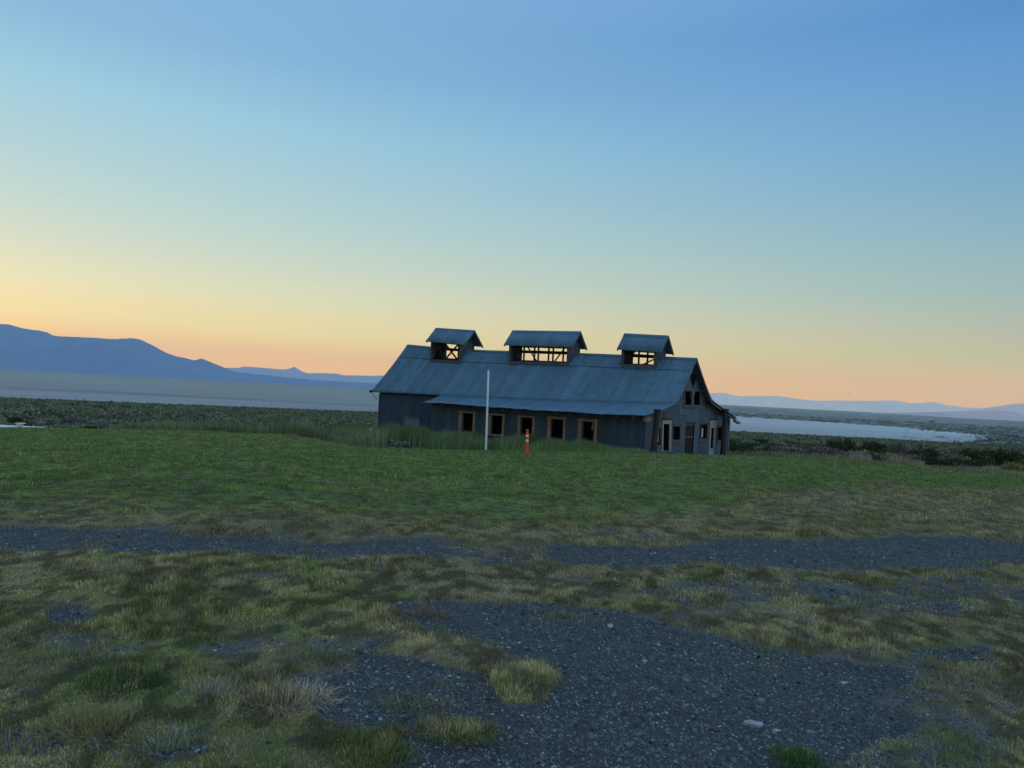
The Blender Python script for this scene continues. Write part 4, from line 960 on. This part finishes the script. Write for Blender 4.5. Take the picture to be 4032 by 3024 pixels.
for ki, (kk, (cols, nm)) in enumerate(KINDS.items()):
    for vv in range(2):
        V, q, cc = bush_mesh('foliage', 2600, .75, .8, [np.array(c) for c in cols], 500+ki*10+vv, spiky=.12 if kk in ('dark', 'brown') else .05)
        me_o = np_mesh('foliage', V, q, M['leaf'], cc); COL.objects.unlink(me_o)
        st_ = MB()
        for i in range(7):
            a = i*.9+vv; st_.beam((0, 0, -.1), (.4*math.cos(a), .4*math.sin(a), .55+.1*(i % 3)), .035, .035, up=(.3, .2, .1), taper=.35)
        so_ = st_.build('stem', M['bark']); COL.objects.unlink(so_)
        protos[(kk, vv)] = (me_o, so_)
def add_bush(x, Yd, w, h, kk, vv, rot, label, group):
    X = x; root = empty('bush', (X, Yd, float(height(X, Yd))-.04)); root.scale = (w/1.5, w/1.5, h/.85); root.rotation_euler = (0, 0, rot)
    for src in protos[(kk, vv)]:
        c = src.copy(); COL.objects.link(c); c.parent = root
    tag(root, label, 'bush', group)
NAMED = [ # px x, top px y, Y, width m, kind, label
 (3315, 1716, 47, 2.1, 'dark', 'dark green pointed bush standing highest against the lake'),
 (3443, 1730, 46, 1.6, 'dark', 'dark round-topped bush right of the highest pointed one'),
 (3539, 1730, 44, 1.2, 'brown', 'tall spiky brown-grey bush between two dark bushes'),
 (3165, 1743, 47, 2.0, 'dark', 'broad dark bush nearest the barn on the right slope'),
 (3646, 1752, 44, 2.4, 'dark', 'very wide dark bush behind the fence post'),
 (3850, 1757, 43, 2.2, 'dark', 'large dark bush on the far right slope'),
 (3352, 1773, 43, 1.0, 'brown', 'low purplish-brown bush under the pointed dark bush'),
 (3785, 1782, 41, 1.1, 'olive', 'bright yellow-green bush among dark bushes'),
 (3720, 1790, 40, 1.4, 'brown', 'brown-grey rounded bush left of the yellow-green one'),
 (3970, 1760, 43, 1.7, 'dark', 'dark bush close behind the right edge brush'),
 (3870, 1806, 39, 1.5, 'dark', 'front dark bush near the right lawn edge'),
 (3995, 1812, 38.5, 1.3, 'olive', 'olive bush at the right edge of the lawn'),
 (3460, 1788, 41, 1.3, 'dark', 'low square dark bush between two beige grass clumps'),
 (3640, 1797, 40, 1.3, 'olive', 'olive-green bush with a fence post in front'),
 (3225, 1785, 42, 1.3, 'sage', 'grey-green mound beside the lawn right of the barn'),
 (2990, 1770, 48, 2.0, 'sage', 'pale sage bush just right of the barn corner'),
 (2920, 1748, 52, 1.6, 'dark', 'dark bush touching the right side of the barn'),
 (3790, 1815, 38.5, 1.2, 'brown', 'blue-grey low bush in front of the big dark bush'),
 (455, 1655, 40, 1.5, 'dark', 'dark bush right behind the open crate'),
 (370, 1672, 40, 1.1, 'dark', 'dark low bush left of the crate'),
 (1270, 1690, 42, 1.8, 'dark', 'dark green bush above the small white stone'),
 (1150, 1668, 46, 2.2, 'olive', 'wide olive-brown bush in the brush left of the barn'),
 (1060, 1680, 44, 1.3, 'dark', 'dark bush left of the wide olive-brown one'),
 (60, 1668, 41, 1.6, 'dark', 'dark bush behind the small upright white box'),
]
for k, (x, yt, Yd, w, kk, lbl) in enumerate(NAMED):
    T = at_y(x, yt, Yd); g_ = float(height(T[0], Yd)); add_bush(T[0], Yd, w, max(.35, T[2]-g_), kk, k % 2, k*1.7, lbl, 'brush beyond the lawn')
r = np.random.default_rng(5); cnt = 0
while cnt < 270:
    Yd = 39+38*r.random()**1.3; s_ = r.uniform(.24, .74) if r.random() < .62 else r.uniform(-.74, .3); X = s_*Yd
    d = np.array([X, Yd, 0])-NC; l_, u_ = d @ Lv, d @ Gv
    if -1.5 < l_ < LW+2.0 and -3 < u_ < WID+1.5: continue
    px_ = 2016+s_*F
    if 1500 < px_ < 2850 and Yd < 60: continue
    right = s_ > .2
    kk = r.choice(['dark', 'sage', 'brown', 'olive'], p=[.58, .18, .14, .10] if right else [.16, .5, .22, .12])
    w = r.uniform(1.2, 2.3) if right else r.uniform(.9, 1.8); h = r.uniform(.7, 1.3) if right else r.uniform(.35, .7)
    sz_ = 'low' if h < .55 else 'knee-high' if h < .7 else 'waist-high' if h < .9 else 'tall'
    if w > (1.9 if right else 1.45): sz_ = 'broad '+sz_
    row = 'by the lawn edge' if Yd < 46 else 'in the middle rows' if Yd < 58 else 'in the back rows'
    zn = [(250, 'above the white slab at far left'), (600, 'above the dark crate'), (950, 'above the half-sunk white box'), (1240, 'above the weeds left of the barn'), (1620, 'just left of the barn'), (2840, 'just behind the barn'), (3080, 'just right of the barn corner'), (3300, 'below the left half of the lake'), (3500, 'below the right half of the lake'), (3680, 'near the fence post'), (3860, 'below the right tip of the lake'), (9999, 'by the right border')]
    zone = [q for a_, q in zn if px_ < a_][0]
    side = 'right of' if right else 'left of' if s_ < -.1 else 'behind'
    add_bush(X, Yd, w, h, kk, int(r.integers(0, 2)), r.uniform(0, 6), sz_+' '+KINDS[kk][1]+' bush '+row+' '+zone, 'brush beyond the lawn'); cnt += 1
byl = {}
for o in COL.objects:
    if o.name.startswith('bush'): byl.setdefault(o['label'], []).append(o)
ORD = ['leftmost', 'second', 'third', 'fourth', 'fifth', 'sixth', 'seventh', 'eighth', 'ninth', 'tenth']
for lb_, os_ in byl.items():
    if len(os_) < 2: continue
    os_.sort(key=lambda o: o.location.x/o.location.y)
    for i, o in enumerate(os_):
        o['label'] = ' '.join((('rightmost' if i == len(os_)-1 else ORD[min(i, 9)])+' '+lb_.replace('brown-grey twiggy', 'twiggy').replace('in the back rows', 'far back').replace('in the middle rows', 'midway')).split()[:16])
# the rest of the brush, one mass
r = np.random.default_rng(15); n = 26000
Yd = 60*(330/60)**r.random(n); X = (r.random(n)*2-1)*.8*Yd
near = r.random(4200); Y2 = 42+26*near; X2 = (r.random(4200)*2-1)*.8*Y2; Yd = np.concatenate([Yd, Y2]); X = np.concatenate([X, X2])
d = np.stack([X, Yd], -1)-NC[:2]; l_ = d @ Lv[:2]; u_ = d @ Gv[:2]
ok = ~((l_ > -1) & (l_ < LW+1) & (u_ > -2.5) & (u_ < WID+1)) & (Yd < field_end(X/Yd)+40); X, Yd = X[ok], Yd[ok]; n = len(X)
Z = height(X, Yd); kcol = np.array([[.045, .07, .025], [.15, .18, .115], [.13, .11, .085], [.17, .18, .065]]); kk = r.choice(4, n, p=[.18, .5, .2, .12])
m_ = 26; sz = r.uniform(.35, .8, n)*np.where(Yd > 60, 1.15, .8); hz = sz*r.uniform(.6, .95, n)
dd = r.normal(0, 1, (n, m_, 3)); dd /= np.linalg.norm(dd, axis=2)[..., None]; dd[..., 2] = np.abs(dd[..., 2])
p = dd*np.stack([sz, sz, hz], -1)[:, None]*r.uniform(.5, 1.05, (n, m_, 1)) + np.stack([X, Yd, Z-.03], -1)[:, None]
a = r.normal(0, 1, (n, m_, 3)); a /= np.linalg.norm(a, axis=2)[..., None]; b = np.cross(a, r.normal(0, 1, (n, m_, 3))); b /= np.linalg.norm(b, axis=2)[..., None]
s = (.13+.10*sstep(80, 250, Yd))[:, None, None]*r.uniform(.6, 1.4, (n, m_, 1))
V = np.stack([p-a*s, p+b*s*.6, p+a*s, p-b*s*.6], 2).reshape(-1, 3); q = np.arange(len(V)).reshape(-1, 4)
cc = (kcol[kk][:, None]*r.uniform(.6, 1.45, (n, m_, 1))).reshape(-1, 3)
tag(np_mesh('sagebrush', V, q, M['leaf'], np.repeat(cc, 4, 0)), 'mass of low sagebrush covering the slope behind the lawn and barn', 'sagebrush', kind='stuff')

# far scrub dotting the valley on the right and the lake shore
r = np.random.default_rng(25); n = 5200
vv = r.uniform(.0125, .045, n); Yd = (EYE+60)/vv; s_ = r.uniform(.28, .78, n); X = s_*Yd
pxx, pyy = project(X, Yd, np.full(n, -60.0))
tt = np.interp(pxx, [p[0] for p in top], [p[1] for p in top]); bb = np.interp(pxx, [p[0] for p in bot], [p[1] for p in bot])
inl = (pyy > tt-1) & (pyy < bb+4) & (pxx < 3890); edge = inl & (pxx > 3560) & (r.random(n) < .10)
ok = ~inl | edge; X, Yd = X[ok], Yd[ok]; n = len(X)
m_ = 10; sz = r.uniform(4, 11, n)*(Yd/3000)**.5; hz = sz*r.uniform(.18, .3, n)
dd = r.normal(0, 1, (n, m_, 3)); dd /= np.linalg.norm(dd, axis=2)[..., None]; dd[..., 2] = np.abs(dd[..., 2])
p = dd*np.stack([sz*1.8, sz, hz], -1)[:, None] + np.stack([X, Yd, np.full(n, -60.2)], -1)[:, None]
a = r.normal(0, 1, (n, m_, 3)); a[..., 2] *= .3; a /= np.linalg.norm(a, axis=2)[..., None]; b = np.cross(a, r.normal(0, 1, (n, m_, 3))); b /= np.linalg.norm(b, axis=2)[..., None]
s = (sz*.5)[:, None, None]*r.uniform(.6, 1.4, (n, m_, 1)); s3 = s*np.array([1, 1, .35])
V = np.stack([p-a*s3, p+b*s3*.6, p+a*s3, p-b*s3*.6], 2).reshape(-1, 3); q = np.arange(len(V)).reshape(-1, 4)
cc = np.broadcast_to(np.array([.055, .07, .045]), (n, m_, 3))*r.uniform(.6, 1.5, (n, m_, 1))
tag(np_mesh('scrub', V, q, M['leaf'], np.repeat(cc.reshape(-1, 3), 4, 0)), 'far dark scrub dotted over the valley floor around the lake', 'scrub', kind='stuff')
# dark thicket standing alone on the plain
P = at_y(3668, 1663, 5200); P = on_valley(3668, 1663, -60)
V, q, cc = bush_mesh('thicket', 900, 17, 9, [np.array((.012, .018, .010)), np.array((.022, .03, .016))], 900, leaf=2.2)
o = np_mesh('thicket', V, q, M['leaf'], cc); o.location = P; tag(o, 'single dark thicket alone on the plain beyond the lake', 'thicket')

# fence post
P = at_y(3622, 1815, 37.5); g_ = float(height(P[0], 37.5)); tp = at_y(3622, 1788, 37.5)[2]
mb = MB((P[0], 37.5, g_)); mb.beam((P[0], 37.5, g_-.2), (P[0]+.02, 37.5, max(tp, g_+.8)), .09, .09, up=(0, 1, 0)); fp = tag(mb.build('fence_post', M['grey_wood'], bevel=.01), 'single weathered fence post in front of the right brush', 'fence post')
mb = MB((P[0], 37.5, g_)); zt_ = max(tp, g_+.8); mb.beam((P[0]+.02, 37.5, zt_), (P[0]+.021, 37.5, zt_+.03), .11, .11, up=(0, 1, 0)); mb.build('cap', M['grey_wood'], fp)

# bird over the hills
P = at_y(3342, 1549, 100)
mb = MB(P); 
def wing(sg):
    mb.prism([P+np.array([sg*.02, .06, 0]), P+np.array([sg*.16, .04, .07]), P+np.array([sg*.30, -.05, .16]), P+np.array([sg*.14, -.05, .05]), P+np.array([sg*.02, -.05, 0])], np.array([0, 0, -.004]), np.array([0, 0, .006]))
body_prof = [(-.16, .006), (-.10, .02), (-.02, .034), (.06, .030), (.11, .018), (.14, .02), (.165, .010), (.18, .002)]
rings = [[mb.vert(P+np.array([yv*.5, yv*.8, rr_*0])+np.array([rr_*math.cos(a), 0, rr_*math.sin(a)])) for a in np.linspace(0, 2*math.pi, 8, endpoint=False)] for yv, rr_ in body_prof]
for a, b in zip(rings, rings[1:]):
    for i in range(8): mb.f.append([a[i], a[(i+1) % 8], b[(i+1) % 8], b[i]])
bd = tag(mb.build('bird', M['dark'], smooth=True), 'tiny dark bird flying low over the right hills', 'bird')
for sg in (-1, 1):
    mb = MB(P); wing(sg); mb.build('wing', M['dark'], bd)

# ------------------------------------------------------------------ haze
hz_ = MB(); x0, x1, y0, y1, z0, z1 = -36000, 36000, -3000, 35500, -70, 1400
cs = [hz_.vert(p) for p in [(x0, y0, z0), (x1, y0, z0), (x1, y1, z0), (x0, y1, z0), (x0, y0, z1), (x1, y0, z1), (x1, y1, z1), (x0, y1, z1)]]
hz_.f = [[3, 2, 1, 0], [4, 5, 6, 7], [0, 1, 5, 4], [1, 2, 6, 5], [2, 3, 7, 6], [3, 0, 4, 7]]
hm_ = bpy.data.materials.new('haze_air'); hm_.use_nodes = True; t = hm_.node_tree; t.nodes.clear()
pv = N(t, 'ShaderNodeVolumePrincipled'); pv.inputs['Color'].default_value = (.80, .92, 1.0, 1); pv.inputs['Density'].default_value = 2.1e-5; pv.inputs['Anisotropy'].default_value = 0.0
ot = N(t, 'ShaderNodeOutputMaterial'); t.links.new(pv.outputs[0], ot.inputs['Volume'])
tag(hz_.build('haze', hm_), 'thin blue evening haze filling the valley air', 'haze', kind='stuff')
